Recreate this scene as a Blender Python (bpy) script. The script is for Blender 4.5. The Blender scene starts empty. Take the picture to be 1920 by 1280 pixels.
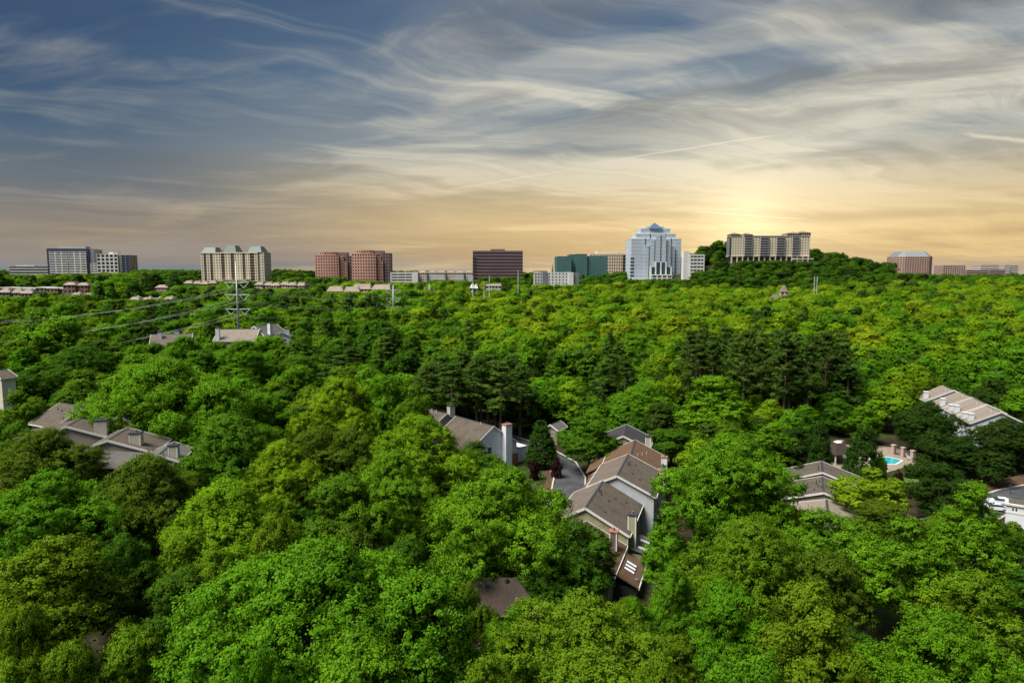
import bpy, math, random
import numpy as np
from mathutils import Vector

# ------------------------------------------------------------------ camera, sky, sun, exposure
CAM_H = 48.0
FPX = 1280.0                       # focal length in pixels of the 1920 px wide photograph (24 mm on 36 mm)
PITCH = math.atan2(135.0, FPX)     # horizon at row 505
sc = bpy.context.scene
col = sc.collection
cam_d = bpy.data.cameras.new('camera'); cam_d.lens = 24; cam_d.sensor_width = 36; cam_d.clip_start = 0.5; cam_d.clip_end = 9000
cam = bpy.data.objects.new('camera', cam_d); col.objects.link(cam)
cam.location = (0, 0, CAM_H); cam.rotation_euler = (math.radians(90) - PITCH, 0, 0)
sc.camera = cam

def lin(r, g, b):
    f = lambda c: (c / 255 / 12.92) if c / 255 <= .04045 else ((c / 255 + .055) / 1.055) ** 2.4
    return (f(r), f(g), f(b), 1.0)

SUN_AZ, SUN_EL = math.radians(238), math.radians(58)   # azimuth clockwise from +Y (the view): behind and to the left
sun_d = bpy.data.lights.new('sun', 'SUN'); sun_d.energy = 5.0; sun_d.angle = math.radians(28); sun_d.color = (1, .96, .87)
sun = bpy.data.objects.new('sun', sun_d); col.objects.link(sun)
sdir = Vector((math.sin(SUN_AZ) * math.cos(SUN_EL), math.cos(SUN_AZ) * math.cos(SUN_EL), math.sin(SUN_EL)))
sun.rotation_euler = sdir.to_track_quat('Z', 'Y').to_euler(); sun.location = sdir * 300

class NT:
    """small helper for node trees"""
    def __init__(s, nt): s.nt = nt; s.n = nt.nodes; s.l = nt.links
    def new(s, t, **kw):
        n = s.n.new(t)
        for k, v in kw.items(): setattr(n, k, v)
        return n
    def put(s, sock, v):
        if isinstance(v, bpy.types.NodeSocket): s.l.new(v, sock)
        elif v is not None: sock.default_value = v
    def m(s, op, a, b=None, c=None, clamp=False):
        n = s.new('ShaderNodeMath', operation=op, use_clamp=clamp)
        for i, v in enumerate((a, b, c)): s.put(n.inputs[i], v)
        return n.outputs[0]
    def vm(s, op, a, b=None):
        n = s.new('ShaderNodeVectorMath', operation=op)
        s.put(n.inputs[0], a); s.put(n.inputs[1], b)
        return n.outputs['Value' if op in ('DOT_PRODUCT', 'LENGTH') else 'Vector']
    def sstep(s, v, a, b, lo=0., hi=1.):
        n = s.new('ShaderNodeMapRange', interpolation_type='SMOOTHSTEP')
        for i, q in enumerate((v, a, b, lo, hi)): s.put(n.inputs[i], q)
        return n.outputs[0]
    def mix(s, f, a, b, bt='MIX'):
        n = s.new('ShaderNodeMix', data_type='RGBA', blend_type=bt)
        s.put(n.inputs[0], f); s.put(n.inputs[6], a); s.put(n.inputs[7], b)
        return n.outputs[2]
    def noise(s, v, scale, detail=4, rough=.5, dist=0., lac=2.):
        n = s.new('ShaderNodeTexNoise')
        s.put(n.inputs['Vector'], v); n.inputs['Scale'].default_value = scale; n.inputs['Detail'].default_value = detail
        n.inputs['Roughness'].default_value = rough; n.inputs['Distortion'].default_value = dist; n.inputs['Lacunarity'].default_value = lac
        return n
    def ramp(s, v, stops, interp='EASE'):
        n = s.new('ShaderNodeValToRGB'); r = n.color_ramp; r.interpolation = interp
        while len(r.elements) < len(stops): r.elements.new(.5)
        for e, (p, c) in zip(r.elements, stops): e.position = p; e.color = c
        s.put(n.inputs[0], v); return n.outputs[0]
    def comb(s, x, y, z):
        n = s.new('ShaderNodeCombineXYZ')
        for i, v in enumerate((x, y, z)): s.put(n.inputs[i], v)
        return n.outputs[0]

def pix_dir(px, py):
    u, v = (px - 960) / FPX, (py - 640) / FPX
    c, s = math.cos(PITCH), math.sin(PITCH)
    return Vector((u, c - v * s, -s - v * c))

def build_world():
    w = bpy.data.worlds.new('World'); sc.world = w; w.use_nodes = True
    w.node_tree.nodes.clear(); t = NT(w.node_tree)
    tc = t.new('ShaderNodeTexCoord'); D = t.vm('NORMALIZE', tc.outputs['Generated'])
    sp = t.new('ShaderNodeSeparateXYZ'); t.put(sp.inputs[0], D); x, y, z = sp.outputs
    zc = t.m('MAXIMUM', z, 0.)
    sky = t.new('ShaderNodeTexSky', sky_type='NISHITA'); sky.sun_disc = False
    sky.sun_elevation = SUN_EL; sky.sun_rotation = SUN_AZ; sky.dust_density = 2.5; sky.ozone_density = 2.
    nish = t.vm('MULTIPLY', sky.outputs[0], (.07, .07, .07))
    G = pix_dir(1400, 425).normalized()
    Gh = Vector((G.x, G.y, 0)).normalized()
    c = t.vm('DOT_PRODUCT', D, tuple(G))
    hl = t.m('SQRT', t.m('MAXIMUM', t.m('SUBTRACT', 1., t.m('MULTIPLY', z, z)), .0001))
    ca = t.m('DIVIDE', t.vm('DOT_PRODUCT', D, tuple(Gh)), hl)           # cosine of the azimuth from the bright quarter
    A = t.sstep(ca, .56, 1.0)
    blue = t.ramp(zc, [(0, lin(134, 142, 152)), (.014, lin(156, 145, 136)), (.05, lin(150, 138, 122)), (.10, lin(108, 113, 117)), (.17, lin(66, 90, 114)), (.25, lin(36, 70, 106)), (.36, lin(20, 57, 97)), (.55, lin(116, 138, 170)), (1, lin(206, 213, 224))], 'LINEAR')
    warm = t.ramp(zc, [(0, lin(206, 180, 148)), (.02, lin(218, 184, 130)), (.06, lin(224, 192, 134)), (.105, lin(198, 176, 134)), (.17, lin(148, 154, 152)), (.25, lin(102, 124, 143)), (.34, lin(76, 101, 129)), (.55, lin(146, 158, 178)), (1, lin(212, 217, 226))], 'LINEAR')
    A = t.m('MULTIPLY', A, t.sstep(t.m('ADD', ca, t.m('MULTIPLY', zc, 1.6)), .74, 1.06))     # the warmth gathers round the low sun
    base = t.mix(A, blue, warm)
    base = t.mix(.15, base, nish)
    # cirrus sheet: the direction projected on a high layer, stretched along the wind
    inv = t.m('DIVIDE', 1., t.m('ADD', zc, .10))
    P = t.comb(t.m('MULTIPLY', x, inv), t.m('MULTIPLY', y, inv), 0.)
    warp = t.noise(P, .75, 3, .5)
    P2 = t.vm('ADD', P, t.vm('MULTIPLY', t.vm('SUBTRACT', warp.outputs['Color'], (.5, .5, .5)), (1.3, .8, 0)))
    def streak(ang, sx, sy, scale, detail, rough, off, dist=.25):
        mp = t.new('ShaderNodeMapping'); t.put(mp.inputs['Vector'], P2)
        mp.inputs['Rotation'].default_value = (0, 0, math.radians(ang)); mp.inputs['Location'].default_value = (off, off * .7, 0)
        mp2 = t.new('ShaderNodeMapping'); t.put(mp2.inputs['Vector'], mp.outputs[0]); mp2.inputs['Scale'].default_value = (sx, sy, 1)
        return t.noise(mp2.outputs[0], scale, detail, rough, dist).outputs['Fac']
    n1 = streak(-30, .28, 1.25, 1.2, 10, .60, 3.1)
    n2 = streak(20, .5, 1.1, 1.6, 10, .60, 11.7)
    n3 = streak(20, .45, .8, .75, 4, .5, 7.3)           # where the sheet is thick
    thick = t.m('ADD', t.m('ADD', t.m('MULTIPLY', n3, 1.1), -.55), t.m('ADD', t.sstep(ca, .62, .97, -.085, .04), t.m('MULTIPLY', t.sstep(zc, .04, .10), t.sstep(zc, .26, .14, 0., .075))))
    k1 = t.sstep(t.m('ADD', n1, thick), .47, .70); k2 = t.sstep(t.m('ADD', n2, thick), .50, .72)
    fil = t.sstep(streak(-24, .24, 2.2, 2.6, 8, .65, 41.3, .5), .30, .66, .66, 1.08)
    fil2 = t.m('MULTIPLY', t.sstep(streak(-36, .10, 1.6, 1.5, 9, .64, 17.9, .4), .52, .74), t.sstep(ca, .45, .8, .46, .36))
    mask = t.m('ADD', t.m('MULTIPLY', t.m('ADD', t.m('MULTIPLY', k1, .60), t.m('MULTIPLY', k2, .42)), fil), t.m('ADD', fil2, t.m('MULTIPLY', t.sstep(streak(8, .5, .9, .62, 6, .55, 57.1), .44, .66), t.sstep(ca, .72, .95, .06, .22))), clamp=True)
    lightc = t.mix(A, lin(156, 157, 152), lin(228, 221, 200))
    lowc = t.mix(A, lin(176, 156, 128), lin(240, 208, 146))
    cc = t.mix(t.sstep(zc, .03, .17), lowc, lightc)
    base = t.mix(t.m('MULTIPLY', mask, .78), base, cc)
    # greyer, thicker streaks higher up on the bright side
    n4 = streak(26, .6, 1.2, 1.1, 9, .6, 31.5)
    dk = t.m('MULTIPLY', t.sstep(n4, .42, .60), t.m('MULTIPLY', t.sstep(zc, .14, .24), t.sstep(ca, .86, .985)))
    base = t.mix(t.m('MULTIPLY', dk, .62), base, lin(104, 108, 112))
    # fine bands low over the horizon
    mpb = t.new('ShaderNodeMapping'); t.put(mpb.inputs['Vector'], D); mpb.inputs['Scale'].default_value = (2.2, 2.2, 30)
    nb = t.noise(mpb.outputs[0], 1.0, 9, .66, .9).outputs['Fac']
    bnd = t.m('MULTIPLY', t.m('SUBTRACT', nb, .5), t.sstep(zc, .20, .02, 0., .9))
    base = t.vm('MULTIPLY', base, t.comb(*[t.m('ADD', 1., t.m('MULTIPLY', bnd, q)) for q in (.75, .8, 1.0)]))
    # contrails: thin arcs
    for (a, b, wd, st) in (((1285, 395), (1535, 413), .0011, .55), ((1150, 300), (1490, 248), .0016, .32), ((835, 357), (1075, 317), .0013, .30), ((1800, 250), (1960, 268), .004, .40)):
        da, db = pix_dir(*a).normalized(), pix_dir(*b).normalized()
        nn = da.cross(db).normalized(); mid = (da + db).normalized(); half = math.acos(max(-1, min(1, mid.dot(da))))
        wob = t.m('MULTIPLY', t.m('SUBTRACT', t.noise(D, 26, 4).outputs['Fac'], .5), wd * 2.2)
        d = t.m('ABSOLUTE', t.m('ADD', t.vm('DOT_PRODUCT', D, tuple(nn)), wob))
        f = t.m('MULTIPLY', t.sstep(d, wd, 0.), t.sstep(t.vm('DOT_PRODUCT', D, tuple(mid)), math.cos(half), math.cos(half * .55)))
        base = t.mix(t.m('MULTIPLY', f, st), base, lin(255, 246, 214))
    # the low sun behind thin cloud
    cp = t.m('MAXIMUM', c, 0.)
    g1 = t.m('MULTIPLY', t.m('POWER', cp, 600.), .25); g2 = t.m('MULTIPLY', t.m('POWER', cp, 70.), .16)
    gl = t.m('ADD', g1, g2)
    base = t.vm('ADD', base, t.comb(gl, t.m('MULTIPLY', gl, .86), t.m('MULTIPLY', gl, .52)))
    bg = t.new('ShaderNodeBackground'); t.put(bg.inputs[0], base); bg.inputs[1].default_value = .75
    out = t.new('ShaderNodeOutputWorld'); t.l.new(bg.outputs[0], out.inputs[0])
build_world()
sc.view_settings.view_transform = 'Standard'; sc.view_settings.look = 'None'
sc.view_settings.exposure = 0.48; sc.view_settings.gamma = 1.0; sc.view_settings.use_curve_mapping = False
cy = sc.cycles
cy.max_bounces = 5; cy.diffuse_bounces = 4; cy.glossy_bounces = 2; cy.transmission_bounces = 4; cy.transparent_max_bounces = 4
cy.use_denoising = True; cy.denoiser = 'OPENIMAGEDENOISE'; cy.denoising_input_passes = 'RGB_ALBEDO_NORMAL'
cy.caustics_reflective = False; cy.caustics_refractive = False; cy.use_adaptive_sampling = True; cy.adaptive_threshold = 0.008

# ------------------------------------------------------------------ geometry helpers
rnd = random.Random(7)
def at(px, py, Y):
    d = pix_dir(px, py); k = Y / d.y
    return Vector((d.x * k, Y, CAM_H + d.z * k))
def atz(px, py, z):
    d = pix_dir(px, py); k = (z - CAM_H) / d.z
    return Vector((d.x * k, d.y * k, z))
_c, _s = math.cos(PITCH), math.sin(PITCH)
def project(x, y, z):
    dz = z - CAM_H
    f = y * _c - dz * _s; u = y * _s + dz * _c
    return 960 + FPX * x / f, 640 - FPX * u / f
CTRL = np.array([(0,-60,0),(0,40,0),(-50,60,0),(50,60,0),(0,100,0),(-90,60,1),(-60,110,2),(-85,128,5),(-115,130,6),(90,80,0),(100,130,0),(60,130,0),
 (15,120,0),(0,155,1),(30,150,0),(95,168,0),(80,150,0),(130,190,1),(-20,180,2),(-100,200,12),(-60,230,9),(-100,240,13),(-180,240,14),(0,260,3),(100,260,2),(200,260,4),
 (-250,350,18),(-100,350,13),(0,400,7),(150,400,6),(300,400,8),(-350,500,23),(-250,500,22),(-100,500,15),(0,550,9),(200,550,9),(350,550,14),(-300,700,28),
 (0,700,18),(-100,700,20),(150,750,23),(180,830,30),(0,800,26),(-280,800,31),(-200,850,31),(450,700,20),(600,800,22),(400,900,24),(-600,900,30),(-700,1200,31),
 (0,1100,26),(600,1200,22),(900,1300,22),(-200,1300,28),(0,2000,12),(-1200,2000,12),(1200,2000,12),(0,4000,0),(-2500,3500,0),(2500,3500,0),(-400,100,8),(400,100,4),(0,-400,0)], float)
def ground_z(x, y):
    x = np.asarray(x, float); y = np.asarray(y, float)
    d2 = (x[..., None] - CTRL[:, 0]) ** 2 + (y[..., None] - CTRL[:, 1]) ** 2
    w = 1 / (d2 + 22. ** 2 + (.06 * np.maximum(y, 0)[..., None]) ** 2) ** 2
    z = (w * CTRL[:, 2]).sum(-1) / w.sum(-1)
    z = z + 36 * np.exp(-.5 * (np.where(x < 296, (np.abs(x - 296) / 78) ** 4, ((x - 296) / 98) ** 2) + ((y - 815) / 72) ** 2))
    return z
gz = lambda x, y: float(ground_z(np.array(x), np.array(y)))

class MB:
    def __init__(s): s.v = []; s.f = []
    def add(s, vs, fs):
        o = len(s.v); s.v += [tuple(p) for p in vs]; s.f += [tuple(i + o for i in f) for f in fs]; return s
    def box(s, x0, x1, y0, y1, z0, z1):
        return s.add([(x0,y0,z0),(x1,y0,z0),(x1,y1,z0),(x0,y1,z0),(x0,y0,z1),(x1,y0,z1),(x1,y1,z1),(x0,y1,z1)],
                     [(3,2,1,0),(4,5,6,7),(0,1,5,4),(1,2,6,5),(2,3,7,6),(3,0,4,7)])
    def prism(s, poly, z0, z1):
        n = len(poly)
        return s.add([(x, y, z0) for x, y in poly] + [(x, y, z1) for x, y in poly],
                     [tuple(range(n))[::-1], tuple(range(n, 2 * n))] + [(i, (i + 1) % n, n + (i + 1) % n, n + i) for i in range(n)])
    def frustum(s, p0, z0, p1, z1):
        n = len(p0)
        return s.add([(x, y, z0) for x, y in p0] + [(x, y, z1) for x, y in p1],
                     [tuple(range(n))[::-1], tuple(range(n, 2 * n))] + [(i, (i + 1) % n, n + (i + 1) % n, n + i) for i in range(n)])
    def tube(s, p0, p1, r0, r1, n=6):
        p0, p1 = Vector(p0), Vector(p1); d = (p1 - p0).normalized()
        a = d.orthogonal().normalized(); b = d.cross(a)
        ring = lambda p, r: [p + (a * math.cos(2 * math.pi * i / n) + b * math.sin(2 * math.pi * i / n)) * r for i in range(n)]
        return s.add(ring(p0, r0) + ring(p1, r1), [(i, (i + 1) % n, n + (i + 1) % n, n + i) for i in range(n)] + [tuple(range(n))[::-1], tuple(range(n, 2 * n))])
    def path(s, pts, r, n=4):
        pts = [Vector(p) for p in pts]; vs = []
        for i, p in enumerate(pts):
            d = (pts[min(i + 1, len(pts) - 1)] - pts[max(i - 1, 0)]).normalized()
            a = d.cross(Vector((0, 0, 1))).normalized(); b = a.cross(d)
            vs += [p + (a * math.cos(2 * math.pi * k / n) + b * math.sin(2 * math.pi * k / n)) * r for k in range(n)]
        fs = [(i * n + k, i * n + (k + 1) % n, (i + 1) * n + (k + 1) % n, (i + 1) * n + k) for i in range(len(pts) - 1) for k in range(n)]
        return s.add(vs, fs)
    def slab(s, quad, t):
        """a sheet of four points given a thickness downwards"""
        q = [Vector(p) for p in quad]; n = (q[1] - q[0]).cross(q[3] - q[0]).normalized()
        if n.z < 0: q.reverse(); n = -n
        return s.add(q + [p - n * t for p in q], [(0,1,2,3),(7,6,5,4)] + [(i, 4 + i, 4 + (i + 1) % 4, (i + 1) % 4) for i in range(4)])
    def mesh(s, name, mat):
        me = bpy.data.meshes.new(name); me.from_pydata(s.v, [], s.f); me.materials.append(M[mat]); me.update(); return me
    def build(s, name, mat, parent=None, kind=None, smooth=False):
        me = s.mesh(name, mat)
        if smooth: me.polygons.foreach_set('use_smooth', [True] * len(me.polygons))
        o = bpy.data.objects.new(name, me); col.objects.link(o)
        if parent: o.parent = parent
        if kind: o['kind'] = kind
        return o
def tag(o, label, cat, group=None):
    o['label'] = label; o['category'] = cat
    if group: o['group'] = group
    return o
def thing(name, label, cat, loc, yaw=0., group=None):
    o = bpy.data.objects.new(name, None); col.objects.link(o); o.empty_display_size = .5
    o.location = loc; o.rotation_euler = (0, 0, yaw); return tag(o, label, cat, group)

WIN = []      # openings through which a building must stay visible: px0, px1, lowest visible row, distance
FOOT = []     # footprints kept free of trees: x, y, radius

# ------------------------------------------------------------------ materials
M = {}
def mat(name, base, rough=.7, spec=.3, metal=0., var=0., vscale=.4, bump=0., bscale=8., stripe=None, var2=None):
    m = bpy.data.materials.new(name); m.use_nodes = True; t = NT(m.node_tree); t.n.clear()
    out = t.new('ShaderNodeOutputMaterial'); p = t.new('ShaderNodeBsdfPrincipled'); t.l.new(p.outputs[0], out.inputs[0])
    p.inputs['Roughness'].default_value = rough; p.inputs['Specular IOR Level'].default_value = spec; p.inputs['Metallic'].default_value = metal
    c = tuple(base) + (1,) if len(base) == 3 else base
    tc = t.new('ShaderNodeTexCoord'); v = tc.outputs['Object']
    cs = None; h = None
    if var:
        n = t.noise(v, vscale, 6, .62).outputs['Fac']
        lo = tuple(q * (1 - var) for q in c[:3]) + (1,); hi = tuple(min(1, q * (1 + var)) for q in c[:3]) + (1,)
        cs = t.mix(t.sstep(n, .3, .7), lo, hi)
    if var2:
        n = t.noise(v, var2[1], 5, .6).outputs['Fac']
        cs = t.mix(t.sstep(n, var2[2], var2[2] + .12), cs if cs is not None else c, tuple(var2[0]) + (1,))
    if stripe:      # (axis, period, darkening): courses of siding or shingles as fine relief and colour
        sx = t.new('ShaderNodeSeparateXYZ'); t.put(sx.inputs[0], v)
        fr = t.m('FRACT', t.m('DIVIDE', sx.outputs[stripe[0]], stripe[1]))
        dk = t.sstep(fr, .80, 1.0, 1., 1 - stripe[2])
        cs = t.vm('MULTIPLY', cs if cs is not None else c[:3], t.comb(dk, dk, dk)); h = fr
    if cs is not None: t.put(p.inputs['Base Color'], cs)
    else: p.inputs['Base Color'].default_value = c
    if bump:
        n = t.noise(v, bscale, 5, .6).outputs['Fac']
        b = t.new('ShaderNodeBump'); b.inputs['Strength'].default_value = bump; b.inputs['Distance'].default_value = .1
        t.put(b.inputs['Height'], n); t.l.new(b.outputs[0], p.inputs['Normal'])
    M[name] = m; return m

def shingle(name, a, b, stain):
    a, b, stain = (tuple(q * .68 for q in k) for k in (a, b, stain))
    """asphalt shingle roof: staggered tabs of slightly different tone, weather stains"""
    m = bpy.data.materials.new(name); m.use_nodes = True; t = NT(m.node_tree); t.n.clear()
    out = t.new('ShaderNodeOutputMaterial'); p = t.new('ShaderNodeBsdfPrincipled'); t.l.new(p.outputs[0], out.inputs[0])
    p.inputs['Roughness'].default_value = .9; p.inputs['Specular IOR Level'].default_value = .15
    tc = t.new('ShaderNodeTexCoord'); sp = t.new('ShaderNodeSeparateXYZ'); t.put(sp.inputs[0], tc.outputs['Object'])
    uv = t.comb(sp.outputs[1], t.m('MULTIPLY', sp.outputs[0], 1.12), 0.)
    br = t.new('ShaderNodeTexBrick'); t.put(br.inputs['Vector'], uv)
    br.inputs['Color1'].default_value = a + (1,); br.inputs['Color2'].default_value = b + (1,); br.inputs['Mortar'].default_value = tuple(q * .6 for q in a) + (1,)
    br.inputs['Scale'].default_value = 1.; br.inputs['Brick Width'].default_value = .5; br.inputs['Row Height'].default_value = .26; br.inputs['Mortar Size'].default_value = .018; br.inputs['Bias'].default_value = -.1
    n = t.noise(tc.outputs['Object'], .45, 7, .65).outputs['Fac']
    c = t.mix(t.m('MULTIPLY', t.sstep(n, .42, .72), .75), br.outputs['Color'], stain + (1,))
    n2 = t.noise(tc.outputs['Object'], 9, 3, .6).outputs['Fac']
    c = t.vm('MULTIPLY', c, t.comb(*[t.sstep(n2, .2, .8, .72, 1.25)] * 3))
    t.put(p.inputs['Base Color'], c); M[name] = m

def leaf_mat(name, trans=.30, gloss=.06):
    """leaf colour comes from the tree's own tint; single leaves and twigs differ in age"""
    m = bpy.data.materials.new(name); m.use_nodes = True; t = NT(m.node_tree); t.n.clear()
    out = t.new('ShaderNodeOutputMaterial')
    at_ = t.new('ShaderNodeAttribute', attribute_type='INSTANCER', attribute_name='tint')
    vy = t.new('ShaderNodeAttribute', attribute_type='GEOMETRY', attribute_name='vary')
    f = vy.outputs['Fac']
    tint = at_.outputs['Color']
    young = t.vm('MULTIPLY', tint, (1.45, 1.35, 1.1)); old = t.vm('MULTIPLY', tint, (.70, .76, .85))
    c = t.mix(f, old, young)
    so = t.new('ShaderNodeAttribute', attribute_type='GEOMETRY', attribute_name='soft')
    vt = t.new('ShaderNodeVectorTransform', vector_type='NORMAL', convert_from='OBJECT', convert_to='WORLD'); t.l.new(so.outputs['Vector'], vt.inputs[0])
    N = t.vm('NORMALIZE', vt.outputs[0])      # twig ends shade as round tufts
    d = t.new('ShaderNodeBsdfDiffuse'); t.put(d.inputs[0], c); t.l.new(N, d.inputs['Normal'])
    tr = t.new('ShaderNodeBsdfTranslucent'); t.put(tr.inputs[0], t.vm('MULTIPLY', c, (1.25, 1.3, .7))); t.l.new(N, tr.inputs['Normal'])
    mx = t.new('ShaderNodeMixShader'); mx.inputs[0].default_value = trans; t.l.new(d.outputs[0], mx.inputs[1]); t.l.new(tr.outputs[0], mx.inputs[2])
    gl = t.new('ShaderNodeBsdfGlossy'); gl.inputs['Roughness'].default_value = .5; gl.inputs[0].default_value = (.5, .62, .35, 1)
    mx2 = t.new('ShaderNodeMixShader'); mx2.inputs[0].default_value = gloss; t.l.new(mx.outputs[0], mx2.inputs[1]); t.l.new(gl.outputs[0], mx2.inputs[2])
    t.l.new(mx2.outputs[0], out.inputs[0]); M[name] = m
leaf_mat('leaf', .40, .012); leaf_mat('needle', .12, .02)
mat('bark', (.10, .075, .055), .95, .1, var=.35, vscale=2., bump=.4)
mat('pine_bark', (.17, .115, .085), .95, .1, var=.3, vscale=2., bump=.4)
mat('asphalt', (.055, .057, .062), .85, .3, var=.28, vscale=.35, bump=.15, bscale=30)
mat('kerb', (.42, .39, .34), .85, .2, var=.15, vscale=1.2)
mat('bed', (.09, .055, .034), .95, .1, var=.4, vscale=1.5, bump=.5)
mat('lawn', (.075, .13, .025), .95, .1, var=.35, vscale=.8, bump=.4, bscale=20)
mat('deck', (.25, .20, .155), .85, .2, var=.15, vscale=.7)
mat('trim', (.60, .58, .54), .6, .3, var=.07, vscale=1.5)
mat('siding_white', (.64, .65, .68), .65, .3, var=.05, vscale=.6, stripe=(2, .22, .18))
mat('siding_olive', (.29, .285, .17), .7, .3, var=.08, vscale=.6, stripe=(2, .22, .25))
mat('siding_grey', (.42, .44, .46), .7, .3, var=.07, vscale=.6, stripe=(2, .22, .2))
mat('siding_tan', (.30, .262, .212), .7, .3, var=.08, vscale=.6, stripe=(2, .22, .2))
mat('siding_beige', (.60, .53, .43), .7, .3, var=.06, vscale=.6, stripe=(2, .22, .2))
mat('chimney_pale', (.43, .38, .31), .7, .3, var=.08, vscale=1., stripe=(2, .22, .2))
mat('brick_wall', (.30, .13, .085), .85, .2, var=.2, vscale=3.)
mat('cedar', (.28, .125, .055), .85, .2, var=.3, vscale=.9, stripe=(2, .12, .35))
mat('metal_dark', (.035, .036, .04), .5, .5)
mat('galvanised', (.24, .255, .27), .45, .5, metal=.55, var=.1, vscale=.5)
mat('glass_dark', (.03, .04, .05), .08, .6)
mat('skylight', (.72, .74, .78), .15, .6)
mat('wood_deck', (.22, .16, .12), .85, .2, var=.25, vscale=1.)
mat('pool_water', (.02, .36, .40), .08, .5, var=.12, vscale=.8, bump=.12, bscale=1.2)
mat('paint_white', (.78, .78, .77), .4, .4)
mat('car_paint', (.72, .73, .74), .22, .6)
mat('cable', (.26, .27, .27), .5, .3)
mat('rubber', (.02, .02, .02), .8, .3)
mat('lamp_red', (.4, .02, .02), .3, .5)
mat('terracotta', (.55, .16, .07), .7, .3)
shingle('roof_brown', (.175, .142, .112), (.135, .108, .086), (.092, .078, .064))
shingle('roof_pinkbrown', (.235, .185, .15), (.19, .15, .122), (.14, .115, .096))
shingle('roof_grey', (.20, .185, .17), (.165, .15, .14), (.13, .12, .11))
shingle('roof_dark', (.075, .072, .075), (.06, .058, .06), (.05, .05, .05))
shingle('roof_cedar', (.21, .125, .075), (.16, .095, .06), (.13, .08, .05))
shingle('roof_deepbrown', (.085, .062, .05), (.065, .05, .042), (.05, .04, .034))
shingle('roof_tan', (.36, .30, .245), (.31, .255, .21), (.25, .21, .175))
# far buildings
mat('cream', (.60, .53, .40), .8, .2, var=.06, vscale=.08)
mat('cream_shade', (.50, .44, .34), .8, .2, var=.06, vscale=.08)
mat('green_metal', (.085, .12, .105), .5, .4, var=.08, vscale=.1)
mat('white_concrete', (.64, .63, .60), .8, .2, var=.06, vscale=.06)
mat('pale_concrete', (.52, .50, .47), .8, .2, var=.08, vscale=.06)
mat('navy_glass', (.035, .055, .085), .15, .6)
mat('slate_panel', (.17, .18, .21), .6, .3, var=.1, vscale=.1)
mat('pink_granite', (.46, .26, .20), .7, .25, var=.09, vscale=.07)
mat('dark_or_shaded_granite', (.19, .125, .13), .6, .3, var=.1, vscale=.06)
mat('bronze_glass', (.05, .042, .05), .18, .5)
mat('window_dark', (.03, .032, .036), .2, .5)
mat('teal_glass', (.075, .165, .155), .10, .6, var=.15, vscale=.06)
mat('teal_mullion', (.09, .20, .185), .35, .5)
mat('blue_glass', (.42, .49, .56), .15, .7, metal=.1, var=.08, vscale=.08)
mat('blue_glass_band', (.62, .67, .71), .25, .6, metal=.05)
mat('deep_glass', (.02, .05, .075), .1, .6)
mat('apex_glass', (.06, .11, .20), .1, .6)
mat('buff', (.60, .49, .37), .8, .2, var=.07, vscale=.1)
mat('terracotta_roof', (.22, .15, .12), .8, .2, var=.1, vscale=.2)
mat('rose', (.42, .29, .25), .8, .2, var=.07, vscale=.08)
mat('tan_roof', (.26, .21, .175), .85, .15, var=.12, vscale=.12)
mat('stucco_tan', (.44, .36, .29), .85, .15, var=.1, vscale=.1)
mat('brown_brick', (.24, .165, .125), .85, .15, var=.15, vscale=.12)
mat('copper_glass', (.28, .18, .12), .12, .6, metal=.5)
mat('dome_glass', (.34, .36, .36), .18, .6, metal=.5)
mat('haze_white', (.60, .59, .58), .8, .2)  # distance haze is put into this pale wall colour
# ------------------------------------------------------------------ ground, roads
def np_mesh(name, V, F, mats, attrs=None, smooth=False):
    me = bpy.data.meshes.new(name); k = F.shape[1]
    me.vertices.add(len(V)); me.vertices.foreach_set('co', V.astype(np.float32).ravel())
    me.loops.add(F.size); me.loops.foreach_set('vertex_index', F.astype(np.int32).ravel())
    me.polygons.add(len(F)); me.polygons.foreach_set('loop_start', (np.arange(len(F)) * k).astype(np.int32))
    if smooth: me.polygons.foreach_set('use_smooth', np.ones(len(F), bool))
    for a, arr in (attrs or {}).items():
        at_ = me.attributes.new(a, 'FLOAT_VECTOR' if arr.ndim > 1 else 'FLOAT', 'POINT')
        at_.data.foreach_set('vector' if arr.ndim > 1 else 'value', arr.astype(np.float32).ravel())
    for m_ in mats: me.materials.append(M[m_])
    me.update(calc_edges=True); return me

def ground_mat():
    m = bpy.data.materials.new('ground'); m.use_nodes = True; t = NT(m.node_tree); t.n.clear()
    out = t.new('ShaderNodeOutputMaterial'); p = t.new('ShaderNodeBsdfPrincipled'); t.l.new(p.outputs[0], out.inputs[0])
    p.inputs['Roughness'].default_value = 1.; p.inputs['Specular IOR Level'].default_value = .05
    tc = t.new('ShaderNodeTexCoord'); v = tc.outputs['Object']
    n = t.noise(v, .05, 8, .65).outputs['Fac']; n2 = t.noise(v, .9, 6, .65).outputs['Fac']
    c = t.mix(t.sstep(n, .42, .60), (.038, .030, .018, 1), (.030, .052, .012, 1))
    c = t.vm('MULTIPLY', c, t.comb(*[t.sstep(n2, .25, .75, .55, 1.5)] * 3))
    t.put(p.inputs['Base Color'], c)
    b = t.new('ShaderNodeBump'); b.inputs['Strength'].default_value = .6; b.inputs['Distance'].default_value = .4; t.put(b.inputs['Height'], n2); t.l.new(b.outputs[0], p.inputs['Normal'])
    M['ground'] = m
ground_mat()
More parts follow.
